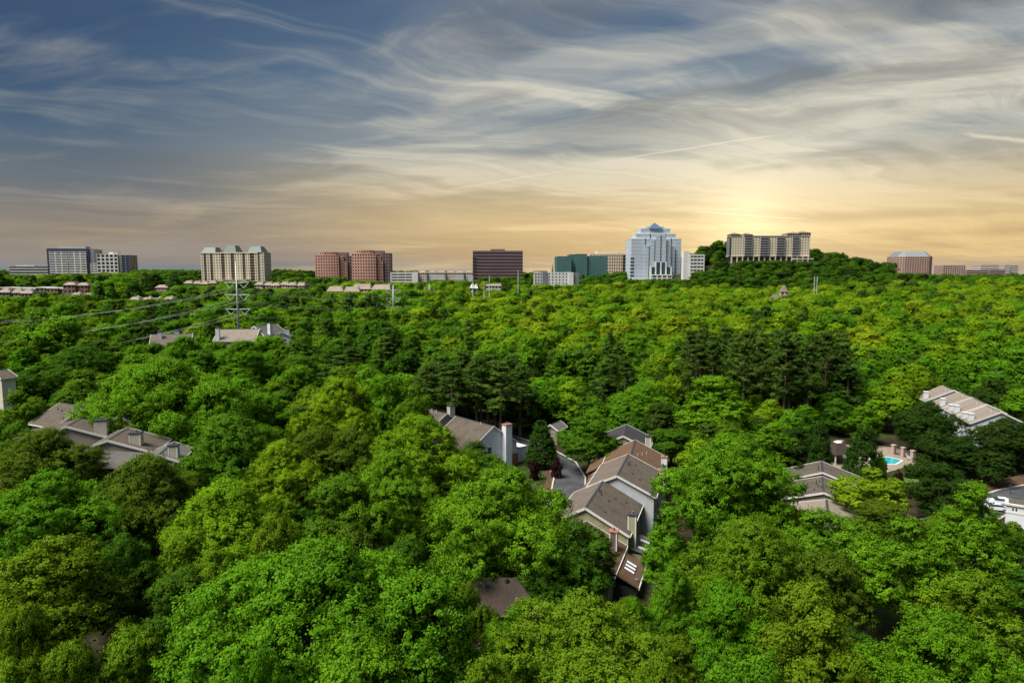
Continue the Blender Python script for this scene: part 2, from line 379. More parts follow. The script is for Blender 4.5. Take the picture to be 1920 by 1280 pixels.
def build_ground():
    # polar sheet round the camera, fine near, coarse far
    rr = np.concatenate([np.linspace(0, 300, 76), np.geomspace(306, 6500, 90)])
    aa = np.linspace(0, 2 * np.pi, 181)[:-1]
    R_, A_ = np.meshgrid(rr, aa, indexing='ij')
    X, Y = R_ * np.sin(A_), R_ * np.cos(A_)
    Z = ground_z(X, Y)
    V = np.stack([X, Y, Z], -1).reshape(-1, 3); n = len(aa)
    i, j = np.meshgrid(np.arange(len(rr) - 1), np.arange(n), indexing='ij')
    F = np.stack([i * n + j, i * n + (j + 1) % n, (i + 1) * n + (j + 1) % n, (i + 1) * n + j], -1).reshape(-1, 4)[:, ::-1]
    o = bpy.data.objects.new('ground', np_mesh('ground', V, F, ['ground'], smooth=True)); col.objects.link(o)
    o['kind'] = 'structure'
build_ground()
def strip(name, pts, half, lift, m, kind='structure', side=None):
    """a band along a polyline laid on the ground; side=(a, b) gives lateral limits instead of +-half"""
    P = [Vector((x, y, 0)) for x, y in pts]
    Q = []
    for a, b in zip(P[:-1], P[1:]):
        k = max(1, int((b - a).length / 3))
        Q += [a.lerp(b, i / k) for i in range(k)]
    Q.append(P[-1])
    a0, b0 = side or (-half, half); mb = MB(); vs = []
    for i, q in enumerate(Q):
        d = (Q[min(i + 1, len(Q) - 1)] - Q[max(i - 1, 0)]).normalized(); nrm = Vector((d.y, -d.x, 0))
        for s in (a0, b0):
            w = q + nrm * s; z = gz(q.x, q.y)
            vs += [(w.x, w.y, z + lift), (w.x, w.y, z - .6)]
    n = len(Q); fs = []
    for i in range(n - 1):
        o = i * 4
        fs += [(o, o + 2, o + 6, o + 4), (o + 1, o, o + 4, o + 5), (o + 2, o + 3, o + 7, o + 6)]
    fs += [(0, 1, 3, 2), (4 * n - 4, 4 * n - 2, 4 * n - 1, 4 * n - 3)]
    mb.add(vs, fs); o = mb.build(name, m)
    if kind: o['kind'] = kind
    return o
ROAD1 = [(3, 104), (7, 118), (11.5, 138), (13.2, 152), (12.2, 163), (7, 174), (-2, 184), (-14, 192)]
strip('road', ROAD1, 3.4, .10, 'asphalt')
strip('kerb', ROAD1, 0, .24, 'kerb', side=(-3.75, -3.4)); strip('kerb', ROAD1, 0, .24, 'kerb', side=(3.4, 3.75))
strip('flower_bed', ROAD1[2:5], 0, .16, 'bed', side=(-6.6, -3.76))
ROAD2 = [(70, 118), (84, 125), (96, 134), (108, 141), (130, 150), (170, 160)]
strip('road', ROAD2, 3.9, .10, 'asphalt')
strip('kerb', ROAD2, 0, .24, 'kerb', side=(-4.4, -3.9)); strip('kerb', ROAD2, 0, .24, 'kerb', side=(3.9, 4.3))
strip('lawn', ROAD2[2:5], 0, .16, 'bed', side=(-9, -4.41))
for rd, r in ((ROAD1, 3.6), (ROAD2, 4.2)):
    for (a, b) in zip(rd[:-1], rd[1:]):
        for k in range(5): FOOT.append((a[0] + (b[0] - a[0]) * k / 5, a[1] + (b[1] - a[1]) * k / 5, r))
# ------------------------------------------------------------------ far buildings
def inset(poly, d):
    n = len(poly); out = []
    for i in range(n):
        p, q, r = Vector(poly[i - 1]), Vector(poly[i]), Vector(poly[(i + 1) % n])
        a, b = (q - p).normalized(), (r - q).normalized()
        na, nb = Vector((-a.y, a.x)), Vector((-b.y, b.x))        # inward for a counter-clockwise outline
        m_ = (na + nb); m_ = m_ / max(.3, m_.dot(na))
        w = q + m_ * d; out.append((w.x, w.y))
    return out
def rect(x0, x1, y0, y1): return [(x0, y0), (x1, y0), (x1, y1), (x0, y1)]
def clad(par, poly, z0, z1, wall, glass, fh=3.6, bay=3., pier=.3, sp=.4, deep=.35, cap=.9, wname='wall', pmat=None, base=0., edges=None):
    """a storeyed block: glass core behind spandrels and piers, so that every window is a real recess"""
    MB().prism(inset(poly, deep), z0, z1 - .05).build('window_glass', glass, par)
    nf = max(1, round((z1 - z0 - base - cap) / fh)); h = (z1 - cap - z0 - base) / nf
    w = MB()
    if sp > 0:
        for k in range(nf): w.prism(poly, z0 + base + k * h, z0 + base + k * h + sp * h)
    if base > 0: w.prism(poly, z0, z0 + base - .02)
    w.prism(inset(poly, -.04), z1 - cap, z1)
    w.build(wname, wall, par)
    if pier > 0:
        q = MB(); n = len(poly); o = inset(poly, -.06)
        for i in range(n):
            if edges is not None and i not in edges: continue
            a, b = Vector(o[i]), Vector(o[(i + 1) % n]); L = (b - a).length; d = (b - a) / L; nr = Vector((-d.y, d.x))
            nb = max(1, round(L / bay)); pw = L / nb * pier
            for k in range(nb + 1):
                c = a + d * (L * k / nb); c0 = max(0, L * k / nb - pw / 2); c1 = min(L, L * k / nb + pw / 2)
                p0, p1 = a + d * c0, a + d * c1; r0, r1 = p1 + nr * (deep + .1), p0 + nr * (deep + .1)
                q.prism([tuple(p0), tuple(p1), tuple(r0), tuple(r1)], z0, z1 - cap - .02)
        q.build('pier', pmat or wall, par, kind='stuff')
class Far:
    """frame of a far building: local x to the right, y away, origin on the ground in the middle of its front"""
    def __init__(s, name, label, px0, px1, Y, yaw=0., vis=None, cat='building', foot=None):
        pc = (px0 + px1) / 2; p = at(pc, 505, Y); s.g = gz(p.x, Y) - 2
        s.Y = Y; s.k = Y / FPX * 1.0; s.pc = pc
        s.o = thing(name, label, cat, (p.x, Y, s.g), math.radians(yaw)); s.x0 = (px0 - pc) * s.k; s.x1 = (px1 - pc) * s.k
        s.w = s.x1 - s.x0
        if vis: WIN.append((px0 - 2, px1 + 2, vis, Y))
        r = foot or s.w * .55
        n = max(1, int(s.w / 16))
        for i in range(n + 1): FOOT.append((p.x + s.x0 + s.w * i / n, Y + 8, 11))
    def X(s, px): return (px - s.pc) * s.k
    def Z(s, py): return at(s.pc, py, s.Y).z - s.g

# pale offices on the left skyline
b = Far('office_building', 'low pale office block at the far left of the skyline', 22, 87, 1250, 12, vis=516)
clad(b.o, rect(b.x0, b.x1, 0, 40), 0, b.Z(499), 'pale_concrete', 'window_dark', fh=5.0, bay=70, pier=.02, sp=.55)
MB().box(b.X(30), b.X(60), 6, 22, b.Z(499), b.Z(497)).build('plant_room', 'pale_concrete', b.o)
b = Far('office_tower', 'white gridded office tower with dark blue frame on the left skyline', 93, 172, 1200, 8, vis=515)
MB().box(b.x0, b.X(165), 0.6, 38, 0, b.Z(466)).build('dark_frame', 'navy_glass', b.o)
for (a0, a1) in ((97.5, 129), (130.5, 161)):
    clad(b.o, rect(b.X(a0), b.X(a1), -1.2, .58), 0, b.Z(471.5), 'white_concrete', 'window_dark', fh=4.05, bay=b.k * 10.2, pier=.16, sp=.5, deep=.3)
clad(b.o, rect(b.X(165.2), b.X(173), 3, 36), 0, b.Z(467), 'slate_panel', 'blue_glass', fh=4.05, bay=5, pier=.12, sp=.4)
MB().box(b.X(109), b.X(157), 8, 26, b.Z(466), b.Z(461.5)).build('plant_room', 'pale_concrete', b.o)
b = Far('office_tower', 'white square windowed office with dark glass bay beside the framed tower', 170, 240, 1180, 8, vis=512)
clad(b.o, rect(b.X(184), b.X(221), 0, 34), 0, b.Z(476.5), 'white_concrete', 'window_dark', fh=6.6, bay=b.k * 7.2, pier=.34, sp=.34)
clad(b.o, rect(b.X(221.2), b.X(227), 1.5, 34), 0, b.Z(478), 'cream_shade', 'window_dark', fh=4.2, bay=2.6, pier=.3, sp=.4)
clad(b.o, rect(b.X(227.2), b.X(241), .5, 34), 0, b.Z(478), 'slate_panel', 'navy_glass', fh=4.2, bay=5.5, pier=.22, sp=.1)
clad(b.o, rect(b.X(170), b.X(183.8), 4, 30), 0, b.Z(493.5), 'white_concrete', 'window_dark', fh=4.2, bay=6, pier=.14, sp=.5)
MB().prism([(b.X(210) + math.cos(i * .785) * b.k * 10, 14 + math.sin(i * .785) * 7) for i in range(8)], b.Z(476.5), b.Z(472.5)).build('plant_room', 'pale_concrete', b.o)

# beige apartment tower with green mansards
b = Far('apartment_tower', 'beige apartment tower with three green mansard roofs on the left ridge', 373, 498, 790, -7, vis=527)
zt = b.Z(473); e0, e1 = b.X(374), b.X(486)
cols = [('w', 374, 379.5), ('d', 379.5, 385), ('w', 385, 392), ('d', 392, 398), ('w', 398, 414), ('d', 414, 421.5), ('w', 421.5, 433), ('d', 433, 440.5), ('w', 440.5, 456), ('d', 456, 462), ('w', 462, 471), ('d', 471, 480), ('w', 480, 486)]
MB().box(e0 + .1, e1 - .1, 2.6, 17.9, 0, zt - .1).build('core', 'window_dark', b.o)
for (ty, a0, a1) in cols:
    if ty == 'w':
        clad(b.o, rect(b.X(a0), b.X(a1), 0, 2.58), 0, zt - 1.2, 'cream', 'window_dark', fh=3.15, bay=max(1.6, (a1 - a0) * b.k / max(1, round((a1 - a0) / 5))), pier=.52, sp=.52, deep=.3, edges=[0])
    else:
        for k in range(1, 14):
            z = k * 3.15
            if z < zt - 3:
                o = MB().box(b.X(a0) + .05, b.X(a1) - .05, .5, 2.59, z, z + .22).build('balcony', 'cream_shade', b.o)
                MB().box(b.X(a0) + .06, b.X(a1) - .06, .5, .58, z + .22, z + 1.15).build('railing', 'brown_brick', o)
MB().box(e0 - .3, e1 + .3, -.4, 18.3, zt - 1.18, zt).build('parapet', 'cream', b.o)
clad(b.o, rect(e1 + .02, e1 + 7.4, 1.2, 17.5), 0, zt - .3, 'cream_shade', 'window_dark', fh=3.15, bay=3.6, pier=.6, sp=.6)  # side wing in darkened cream, its shade put into the colour
for (m0, m1, t0, t1, zz) in ((375.5, 403, 379, 400, 463.5), (419, 444, 423, 439, 460), (466, 494, 470, 489, 462)):
    MB().frustum(rect(b.X(m0), b.X(m1), .5, 17), zt, rect(b.X(t0), b.X(t1), 4, 13), b.Z(zz)).build('mansard_roof', 'green_metal', b.o)
for q in (408, 411, 414, 461, 464): MB().tube((b.X(q), 7, zt), (b.X(q), 7, zt + 2.6), .35, .35).build('chimney', 'brown_brick', b.o)
MB().box(b.X(405), b.X(470), -9, -.5, 0, b.Z(524)).build('podium', 'stucco_tan', b.o)

# stepped red granite towers
def granite(label, px0, px1, Y, ytop, ymid, side):
    b = Far('office_tower', label, px0, px1, Y, 6, vis=527 if side else 520)
    W = b.w; n = 9
    arc = [(b.x0 + (W * .62) * i / n, 3.2 * (1 - math.sin(math.pi * (.08 + .5 * i / n))) ** 1.0 * 2) for i in range(n + 1)]
    body = arc + [(b.x0 + W * .62, 30), (b.x0, 30)]
    clad(b.o, body, 0, b.Z(ymid), 'pink_granite', 'window_dark', fh=3.9, bay=2.9, pier=.48, sp=.5, edges=list(range(n + 1)))
    up = [(b.x0 + W * f, y) for f, y in ((.12, 5), (.25, 1.4), (.45, .9), (.55, 2.2), (.55, 28), (.12, 28))]
    clad(b.o, up, b.Z(ymid) + .02, b.Z(ytop), 'pink_granite', 'window_dark', fh=3.9, bay=3.4, pier=.5, sp=.5)
    # the corner steps back storey group by storey group
    hs = [(.62, .68, 4.5), (.68, .74, 8.), (.74, .80, 12.5)] if side else [(.62, .74, 6.), (.74, .84, 12.)]
    for f0, f1, dz in hs:
        clad(b.o, rect(b.x0 + W * f0 + .02, b.x0 + W * f1, 2.2 + f0, 29), 0, b.Z(ymid) - dz + 4, 'pink_granite', 'window_dark', fh=3.9, bay=2.9, pier=.48, sp=.5)
    MB().box(b.x0 + W * .56, b.x0 + W * .82, 9, 28, b.Z(ymid) - 14, b.Z(ytop) - .3).build('rear_block', 'dark_or_shaded_granite', b.o)
    clad(b.o, rect(b.x0 + W * (hs[-1][1]) + .03, b.x1, 5, 32), 0, b.Z(ymid) + (.6 if side else -1), 'dark_or_shaded_granite', 'window_dark', fh=3.9, bay=2.9, pier=.48, sp=.5)  # right side darker than the front: its shade is painted into the stone
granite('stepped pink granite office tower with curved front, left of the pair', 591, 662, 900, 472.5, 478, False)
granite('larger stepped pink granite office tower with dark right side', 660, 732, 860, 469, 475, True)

# parking deck and cream apartment row
b = Far('parking_deck', 'white parking deck with long dark openings on the ridge', 732, 783, 820, 4, vis=530)
clad(b.o, rect(b.x0, b.X(774), 0, 26), 0, b.Z(511), 'white_concrete', 'window_dark', fh=3.5, bay=b.k * 13, pier=.06, sp=.52, deep=1.2, cap=1.5)
MB().box(b.X(774) + .02, b.x1, -.5, 24, 0, b.Z(510)).build('stair_tower', 'white_concrete', b.o)
b = Far('apartment_block', 'long cream apartment row with tan roofs beside the parking deck', 784, 888, 830, 3, vis=526)
for i in range(6):
    a0 = 784 + i * 17.2; a1 = a0 + 16.8; yy = (0, 2.5)[i % 2]; zt = b.Z(511.5)
    clad(b.o, rect(b.X(a0), b.X(a1), yy, 20), 0, zt, 'white_concrete' if i % 3 else 'cream', 'window_dark', fh=3.1, bay=2.6, pier=.5, sp=.5, edges=[0, 1])
    MB().frustum(rect(b.X(a0) - .5, b.X(a1) + .5, yy - .6, 20.6), zt, rect(b.X(a0) + 3, b.X(a1) - 3, yy + 7, 13), zt + 2.4).build('roof', 'tan_roof', b.o)
# dark brown-violet office
b = Far('office_building', 'dark brown violet office block with banded windows at the ridge centre', 887, 980, 800, 2, vis=519)
clad(b.o, rect(b.x0, b.x1, 0, 34), 0, b.Z(470), 'dark_or_shaded_granite', 'bronze_glass', fh=3.75, bay=2.2, pier=.10, sp=.42, deep=.25, cap=1.8)
MB().box(b.X(920), b.X(947), 7, 25, b.Z(470), b.Z(466.5)).build('plant_room', 'dark_or_shaded_granite', b.o)
for k in range(7): MB().box(b.x0 - .3, b.x0 + 4.2, -.35, 6, b.Z(486) - k * 3.75, b.Z(486) - k * 3.75 + 1.7).build('corner_recess', 'window_dark', b.o)
# hotel
b = Far('hotel_building', 'white hotel with slate end panels below the green glass office', 1003, 1086, 690, 3, vis=534)
zt = b.Z(511)
clad(b.o, rect(b.X(1003), b.X(1018), 1, 16), 0, zt, 'pale_concrete', 'slate_panel', fh=3.2, bay=3., pier=.4, sp=.45)
MB().box(b.X(1018) + .02, b.X(1027), .2, 16, 0, zt + .6).build('slate_panel', 'slate_panel', b.o)
clad(b.o, rect(b.X(1027) + .02, b.X(1066), .8, 16), 0, zt + .2, 'white_concrete', 'window_dark', fh=3.2, bay=3.4, pier=.62, sp=.5, edges=[0])
MB().box(b.X(1066) + .02, b.X(1075.5), -.3, 16, 0, zt + .3).build('white_panel', 'white_concrete', b.o)
MB().box(b.X(1075.5) + .02, b.X(1086), 1, 16, 0, zt - .4).build('end_panel', 'slate_panel', b.o)
MB().box(b.X(1001), b.X(1027), 4, 15, zt + .62, zt + 1.9).build('plant_room', 'tan_roof', b.o)
# green glass office
b = Far('glass_office', 'green glass office of stepped blocks left of the tall tower', 1045, 1141, 840, 2, vis=502)
for (a0, a1, yt, y0) in ((1045, 1071, 480.5, 0), (1069.6, 1080, 476.5, 8), (1080.2, 1101, 476, 2.5), (1101.2, 1140, 480, 5)):
    clad(b.o, rect(b.X(a0), b.X(a1), y0, 34), 0, b.Z(yt), 'teal_mullion', 'teal_glass', fh=3.7, bay=2.4, pier=.05, sp=.08, deep=.12, cap=.5)
b = Far('office_building', 'buff flat roofed office behind the green glass office', 1106, 1178, 900, 2, vis=490)
clad(b.o, rect(b.X(1106), b.X(1168), 0, 30), 0, b.Z(475.5), 'buff', 'window_dark', fh=4.2, bay=3.2, pier=.5, sp=.42, cap=1.8)
clad(b.o, rect(b.X(1168) + .02, b.X(1178), 1.5, 28), 0, b.Z(475.5), 'buff', 'navy_glass', fh=4.2, bay=6, pier=.15, sp=.15, cap=1.8)
MB().box(b.X(1121), b.X(1160), 6, 24, b.Z(475.5), b.Z(470.5)).build('plant_room', 'buff', b.o)

# the stepped blue-grey glass tower
b = Far('glass_tower', 'tall stepped blue grey glass tower with pointed top', 1183, 1277, 830, 2, vis=524)
def tier(a0, a1, yt, y0, y1, zb=0., band='blue_glass_band', gm='blue_glass', fh=4.1):
    clad(b.o, rect(b.X(a0), b.X(a1), y0, y1), zb, b.Z(yt), band, gm, fh=fh, bay=2.6, pier=.035, sp=.14, deep=.12, cap=.7)
tier(1183.3, 1276.3, 447.4, 0, 34)
tier(1192.5, 1266.5, 438, 2, 32, b.Z(447.4) + .02)
tier(1202, 1257, 428, 4, 30, b.Z(438) + .02)
tier(1212, 1247, 424, 7, 27, b.Z(428) + .02)
cx = b.X(1229.5)
MB().add([(cx - 8.2, 2.5, b.Z(428.2)), (cx + 8.2, 2.5, b.Z(428.2)), (cx + 8.2, 20, b.Z(428.2)), (cx - 8.2, 20, b.Z(428.2)), (cx, 11, b.Z(416.3)), (cx + 3, 2.2, b.Z(431))], [(0, 1, 4), (1, 2, 4), (2, 3, 4), (3, 0, 4), (0, 5, 1)]).build('pyramid_roof', 'apex_glass', b.o)
for (a0, a1, yt, y0) in ((1208, 1263, 461, -3), (1217, 1254, 451, -6), (1226, 1244, 442, -9)):
    tier(a0, a1, yt, y0, -.14 if y0 == -3 else y0 + 2.86, b.Z(505) if y0 < -3 else 0.)
for a, yt, yb, y0 in ((1215.3, 461, 519, -3.4), (1224.8, 451, 519, -6.4), (1234.6, 442, 490, -9.4), (1244.6, 451, 490, -6.6), (1254.2, 461, 519, -3.4), (1209, 447, 460, -.4), (1218.5, 438, 450, 1.6), (1247.5, 438, 450, 1.6), (1257.5, 447, 460, -.4)):
    MB().box(b.X(a) - .35, b.X(a) + .35, y0, y0 + 2.9, b.Z(yb), b.Z(yt)).build('dark_fin', 'deep_glass', b.o)
for (a0, a1, yt) in ((1218, 1224.3, 501), (1227, 1234, 492), (1236.2, 1243, 492), (1246.3, 1253, 501)):
    MB().box(b.X(a0), b.X(a1), -9.8, -6.2, b.Z(516), b.Z(yt)).build('entrance_glass', 'deep_glass', b.o)
for a in (1216.8, 1225.6, 1235.1, 1244.6, 1254.2): MB().box(b.X(a) - .75, b.X(a) + .75, -10.2, -6, 0, b.Z(500 if a < 1220 or a > 1250 else 491)).build('column', 'white_concrete', b.o)
clad(b.o, rect(b.X(1217), b.X(1254), -16, -10.4), b.Z(527), b.Z(514.5), 'white_concrete', 'deep_glass', fh=4., bay=5.5, pier=.2, sp=.3, cap=1.2)
MB().box(b.X(1184), b.X(1210), -11, -3.2, b.Z(528), b.Z(521)).build('terrace', 'white_concrete', b.o)
clad(b.o, rect(b.X(1226), b.X(1276), -24, -17), b.Z(534), b.Z(528), 'cream', 'window_dark', fh=3.5, bay=2.4, pier=.4, sp=.1, cap=.6)
MB().box(b.X(1276.4), b.X(1279), 6, 26, 0, b.Z(449)).build('side_shaft', 'deep_glass', b.o)
for k in range(7): MB().box(b.x0 - .25, b.x0 + 3.5, -.3, 4, b.Z(486) - k * 4.1, b.Z(486) - k * 4.1 + 1.7).build('corner_window', 'deep_glass', b.o)
b = Far('parking_deck', 'white parking deck stepping up behind the glass tower', 1277, 1322, 775, 4, vis=508)
MB().box(b.X(1282), b.X(1293), 2, 9, 0, b.Z(471)).build('stair_tower', 'white_concrete', b.o)
clad(b.o, rect(b.X(1293) + .02, b.X(1321), 0, 30), 0, b.Z(477), 'white_concrete', 'window_dark', fh=4., bay=b.k * 8, pier=.1, sp=.55, deep=1.2, cap=1.6)

# condominium on the hill
b = Far('condominium_building', 'wide cream condominium with stacked balconies crowning the hill', 1369, 1518, 780, 1, vis=489)
zt = b.Z(443); zl = b.Z(479.5)
sec = [(1371, 1395, 'w'), (1395, 1408, 'b'), (1408, 1424.5, 'w'), (1424.5, 1439, 'b'), (1439, 1455, 'w'), (1455, 1469, 'b'), (1469, 1484.5, 'w'), (1484.5, 1496, 'b'), (1496, 1516, 'w')]
MB().box(b.X(1371) + .1, b.X(1516) - .1, 3.3, 18.9, 0, zt - .2).build('core', 'slate_panel', b.o)
for a0, a1, ty in sec:
    if ty == 'w': clad(b.o, rect(b.X(a0), b.X(a1), 0, 3.28), zl, zt, 'cream', 'window_dark', fh=3.05, bay=3.1, pier=.62, sp=.55, deep=.3, edges=[0])
    else:
        for k in range(8):
            z = zl + .3 + k * 2.75
            if z > zt - 1.5: continue
            o = MB().box(b.X(a0) - .8, b.X(a1) + .8, -1.7, 3.2, z, z + .25).build('balcony', 'pale_concrete', b.o)
            MB().box(b.X(a0) - .7, b.X(a1) + .7, -1.68, -1.6, z + .25, z + 1.2).build('railing', 'slate_panel', o)
for k in range(8):
    z = zl + .3 + k * 2.75
    for a in (1369.2, 1516.2): MB().box(b.X(a) - .4, b.X(a) + 1.6, 1, 8, z, z + .3).build('side_balcony', 'terracotta_roof', b.o)
MB().box(b.X(1370), b.X(1517), -.6, 19.6, zl - .9, zl - .02).build('transfer_slab', 'buff', b.o)
for k in range(15): MB().box(b.X(1371) + k * b.k * 10.25 - .55, b.X(1371) + k * b.k * 10.25 + .55, -.5, .8, -6, zl - .92).build('pillar', 'buff', b.o)
MB().box(b.X(1371), b.X(1516), 4, 18, -6, zl - .93).build('garage', 'window_dark', b.o)
MB().box(b.X(1409), b.X(1474), -.5, 19.5, zt + .02, zt + .9).build('parapet', 'buff', b.o)
for (a0, a1, yt, apex) in ((1370, 1386, 439.5, (1378,)), (1393, 1409, 440, (1400,)), (1474, 1497, 438, (1488,)), (1497, 1517, 436.5, (1506,))):
    clad(b.o, rect(b.X(a0), b.X(a1), -.4, 16), zt + .02, b.Z(yt), 'buff', 'window_dark', fh=3., bay=2.6, pier=.4, sp=.2, cap=.4)
    MB().frustum(rect(b.X(a0) - .7, b.X(a1) + .7, -1.1, 16.8), b.Z(yt) + .02, rect(b.X(apex[0]) - .4, b.X(apex[0]) + .4, 6, 9), b.Z(yt) + 2.3).build('roof', 'terracotta_roof', b.o)
MB().box(b.X(1386) + .1, b.X(1393) - .1, 0, 15, zt + .02, b.Z(440.5)).build('roof_link', 'buff', b.o)
MB().box(b.X(1484), b.X(1520), -7, -1.8, b.Z(486.5), b.Z(484.5)).build('terrace', 'pale_concrete', b.o)

# right skyline
b = Far('office_tower', 'round shouldered bronze glass tower with sloped glass crown', 1687, 1750, 1250, -6, vis=513)
W = b.w; ch = W * .16
oct_ = [(b.x0 + ch, 0), (b.x1 - ch, 0), (b.x1, ch), (b.x1, W - ch), (b.x1 - ch, W), (b.x0 + ch, W), (b.x0, W - ch), (b.x0, ch)]
clad(b.o, oct_, 0, b.Z(481), 'rose', 'copper_glass', fh=4., bay=4., pier=.24, sp=.3, deep=.3)
MB().frustum(inset(oct_, .6), b.Z(481) + .05, inset(oct_, 11), b.Z(471)).build('glass_crown', 'dome_glass', b.o)
b = Far('office_building', 'squat rose coloured office on the right skyline', 1770, 1809, 1350, -4, vis=511)
clad(b.o, rect(b.x0, b.x1, 0, 34), 0, b.Z(497), 'rose', 'window_dark', fh=4.2, bay=4, pier=.4, sp=.4, cap=2)
b = Far('office_building', 'long low rose office on the far right skyline', 1813, 1883, 1400, -3, vis=512)
clad(b.o, rect(b.x0, b.X(1855), 0, 34), 0, b.Z(506), 'rose', 'window_dark', fh=4.2, bay=60, pier=.05, sp=.5)
MB().box(b.X(1855) + .05, b.x1, -1, 30, 0, b.Z(505.5)).build('dark_wing', 'dark_or_shaded_granite', b.o)
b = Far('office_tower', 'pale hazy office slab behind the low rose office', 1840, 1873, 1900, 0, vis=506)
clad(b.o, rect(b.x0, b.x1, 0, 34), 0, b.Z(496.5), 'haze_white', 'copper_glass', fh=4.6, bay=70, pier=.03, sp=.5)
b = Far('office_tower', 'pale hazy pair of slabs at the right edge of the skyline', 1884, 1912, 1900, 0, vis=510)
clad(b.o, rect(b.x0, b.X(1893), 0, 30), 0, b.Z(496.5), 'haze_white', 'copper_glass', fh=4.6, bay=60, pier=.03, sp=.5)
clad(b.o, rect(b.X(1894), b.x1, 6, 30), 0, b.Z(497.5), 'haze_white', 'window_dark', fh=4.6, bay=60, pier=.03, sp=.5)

# ------------------------------------------------------------------ low buildings between the trees on the ridge
def row(label, px0, px1, Y, ytop, vis, n, wall, roof, yaw=0., h=8., name='townhouse_row', rise=2.6, depth=11, flat=False):
    b = Far(name, label, px0, px1, Y, yaw, vis=vis)
    W = b.w / n; zt = b.Z(ytop)
    for i in range(n):
        x0 = b.x0 + i * W; x1 = x0 + W - .1; yy = (i % 2) * 1.4; dz = (i % 3) * .35
        ze = zt - rise - dz
        clad(b.o, rect(x0, x1, yy, yy + depth), 0, ze, wall, 'window_dark', fh=3., bay=2.8, pier=.52, sp=.5, cap=.5, edges=[0, 1, 3])
        if flat: MB().box(x0 - .3, x1 + .3, yy - .3, yy + depth + .3, ze + .02, ze + rise * .4).build('roof', roof, b.o)
        else:
            MB().frustum(rect(x0 - .4, x1 + .4, yy - .6, yy + depth + .6), ze + .02, rect(x0 + W * .12, x1 - W * .12, yy + depth * .45, yy + depth * .55), ze + rise).build('roof', roof, b.o)
            MB().box(x1 - 1.6, x1 - .5, yy + 2, yy + 3.1, ze + .5, ze + rise + .9).build('chimney', wall, b.o)
    return b
row('brown apartment terrace with white flat parapet at the left edge', 0, 125, 500, 536, 550, 6, 'brown_brick', 'white_concrete', 4, flat=True, name='apartment_terrace', rise=1.6)
row('tall brown brick apartment end block beside the white parapet terrace', 118, 160, 490, 529, 545, 2, 'brown_brick', 'tan_roof', 6, name='apartment_terrace', rise=2.)
row('tan townhouse roofs in front of the brown terrace at the left', -4, 54, 470, 541, 558, 3, 'stucco_tan', 'tan_roof', 8)
row('small tan houses right of the tan townhouse roofs', 122, 165, 465, 549, 555, 2, 'siding_beige', 'tan_roof', -8)
row('grey roofed cottages between the trees at the left', 233, 318, 420, 557, 563, 4, 'pale_concrete', 'tan_roof', -4, rise=2.2)
row('rose brick house half hidden in the ridge trees', 289, 312, 640, 534, 547, 1, 'rose', 'tan_roof', 0)
row('tan townhouse row below the beige apartment tower on its left', 345, 402, 640, 526, 536, 4, 'stucco_tan', 'tan_roof', 5)
row('tan townhouse row below the beige apartment tower on its right', 474, 570, 600, 528.5, 542, 6, 'stucco_tan', 'tan_roof', -6)
row('long tan hipped roof below the granite towers', 612, 672, 560, 537, 549, 2, 'stucco_tan', 'tan_roof', 3, rise=4.)
row('broad pale tan roof right of the long hipped roof', 658, 730, 570, 532.5, 545, 2, 'cream', 'tan_roof', -3, rise=4.2)
row('white gabled cottage with twin peaks near the utility poles', 882, 895, 560, 533, 542, 2, 'white_concrete', 'pale_concrete', 0, rise=3.)
row('grey roofed shed right of the twin peaked cottage', 910, 940, 600, 532.5, 539, 1, 'pale_concrete', 'tan_roof', 0, rise=1.6)

# church steeple in the wood
b = Far('church', 'small church with a pointed brown steeple rising from the wood', 1463, 1486, 520, 0, vis=556)
cx = b.X(1473.5); w = 6.2 * b.k
MB().box(cx - w, cx + w, 0, 2 * w, 0, b.Z(553)).build('tower', 'brown_brick', b.o)
clad(b.o, rect(cx - w * .95, cx + w * .95, .2, 1.9 * w), b.Z(553) + .02, b.Z(547), 'white_concrete', 'brown_brick', fh=3, bay=w, pier=.35, sp=.15, cap=.5)
MB().frustum(rect(cx - w * 1.1, cx + w * 1.1, -.2, 2.2 * w), b.Z(547) + .03, rect(cx - .1, cx + .1, w - .1, w + .1), b.Z(534)).build('spire', 'terracotta_roof', b.o)
MB().frustum(rect(b.X(1466), b.X(1488), 2.3 * w, 2.3 * w + 20), b.Z(562), rect(b.X(1476), b.X(1478), 2.3 * w, 2.3 * w + 20), b.Z(554)).build('nave_roof', 'roof_grey', b.o)
MB().box(b.X(1467), b.X(1487), 2.3 * w + .3, 2.3 * w + 19.5, 0, b.Z(562) - .02).build('nave', 'pale_concrete', b.o)

# ------------------------------------------------------------------ transmission and utility poles, cables
def pylon(label, px, Y, ytop, arms, half_px):
    p = at(px, ytop, Y); g = gz(p.x, Y); k = Y / FPX
    o = thing('transmission_pole', label, 'power pole', (p.x, Y, g), 0.06)
    H = p.z - g; FOOT.append((p.x, Y, 3.))
    MB().tube((0, 0, -1), (0, 0, H), max(.55, k * 3), .22, 10).build('pole_shaft', 'galvanised', o, smooth=True)
    tips = []
    for py in arms:
        z = at(px, py, Y).z - g; L = half_px * k
        for s in (-1, 1):
            a = MB().tube((0, 0, z - .25), (s * L, 0, z), .2, .1, 6).build('cross_arm', 'galvanised', o)
            tip = (s * L * .55, 0, z - L * .48)
            m_ = MB(); m_.tube((s * L * .95, 0, z - .05), tip, .08, .07, 5); m_.tube((s * L * .18, 0, z - .2), tip, .06, .05, 5)
            m_.build('insulator', 'paint_white', a)
            tips.append(Vector((p.x, Y, g)) + Vector((tip[0], 0, tip[2])))
    return tips
t1 = pylon('tall steel transmission pole nearest, in front of the beige tower', 442, 240, 492, (529, 552, 579), 23)
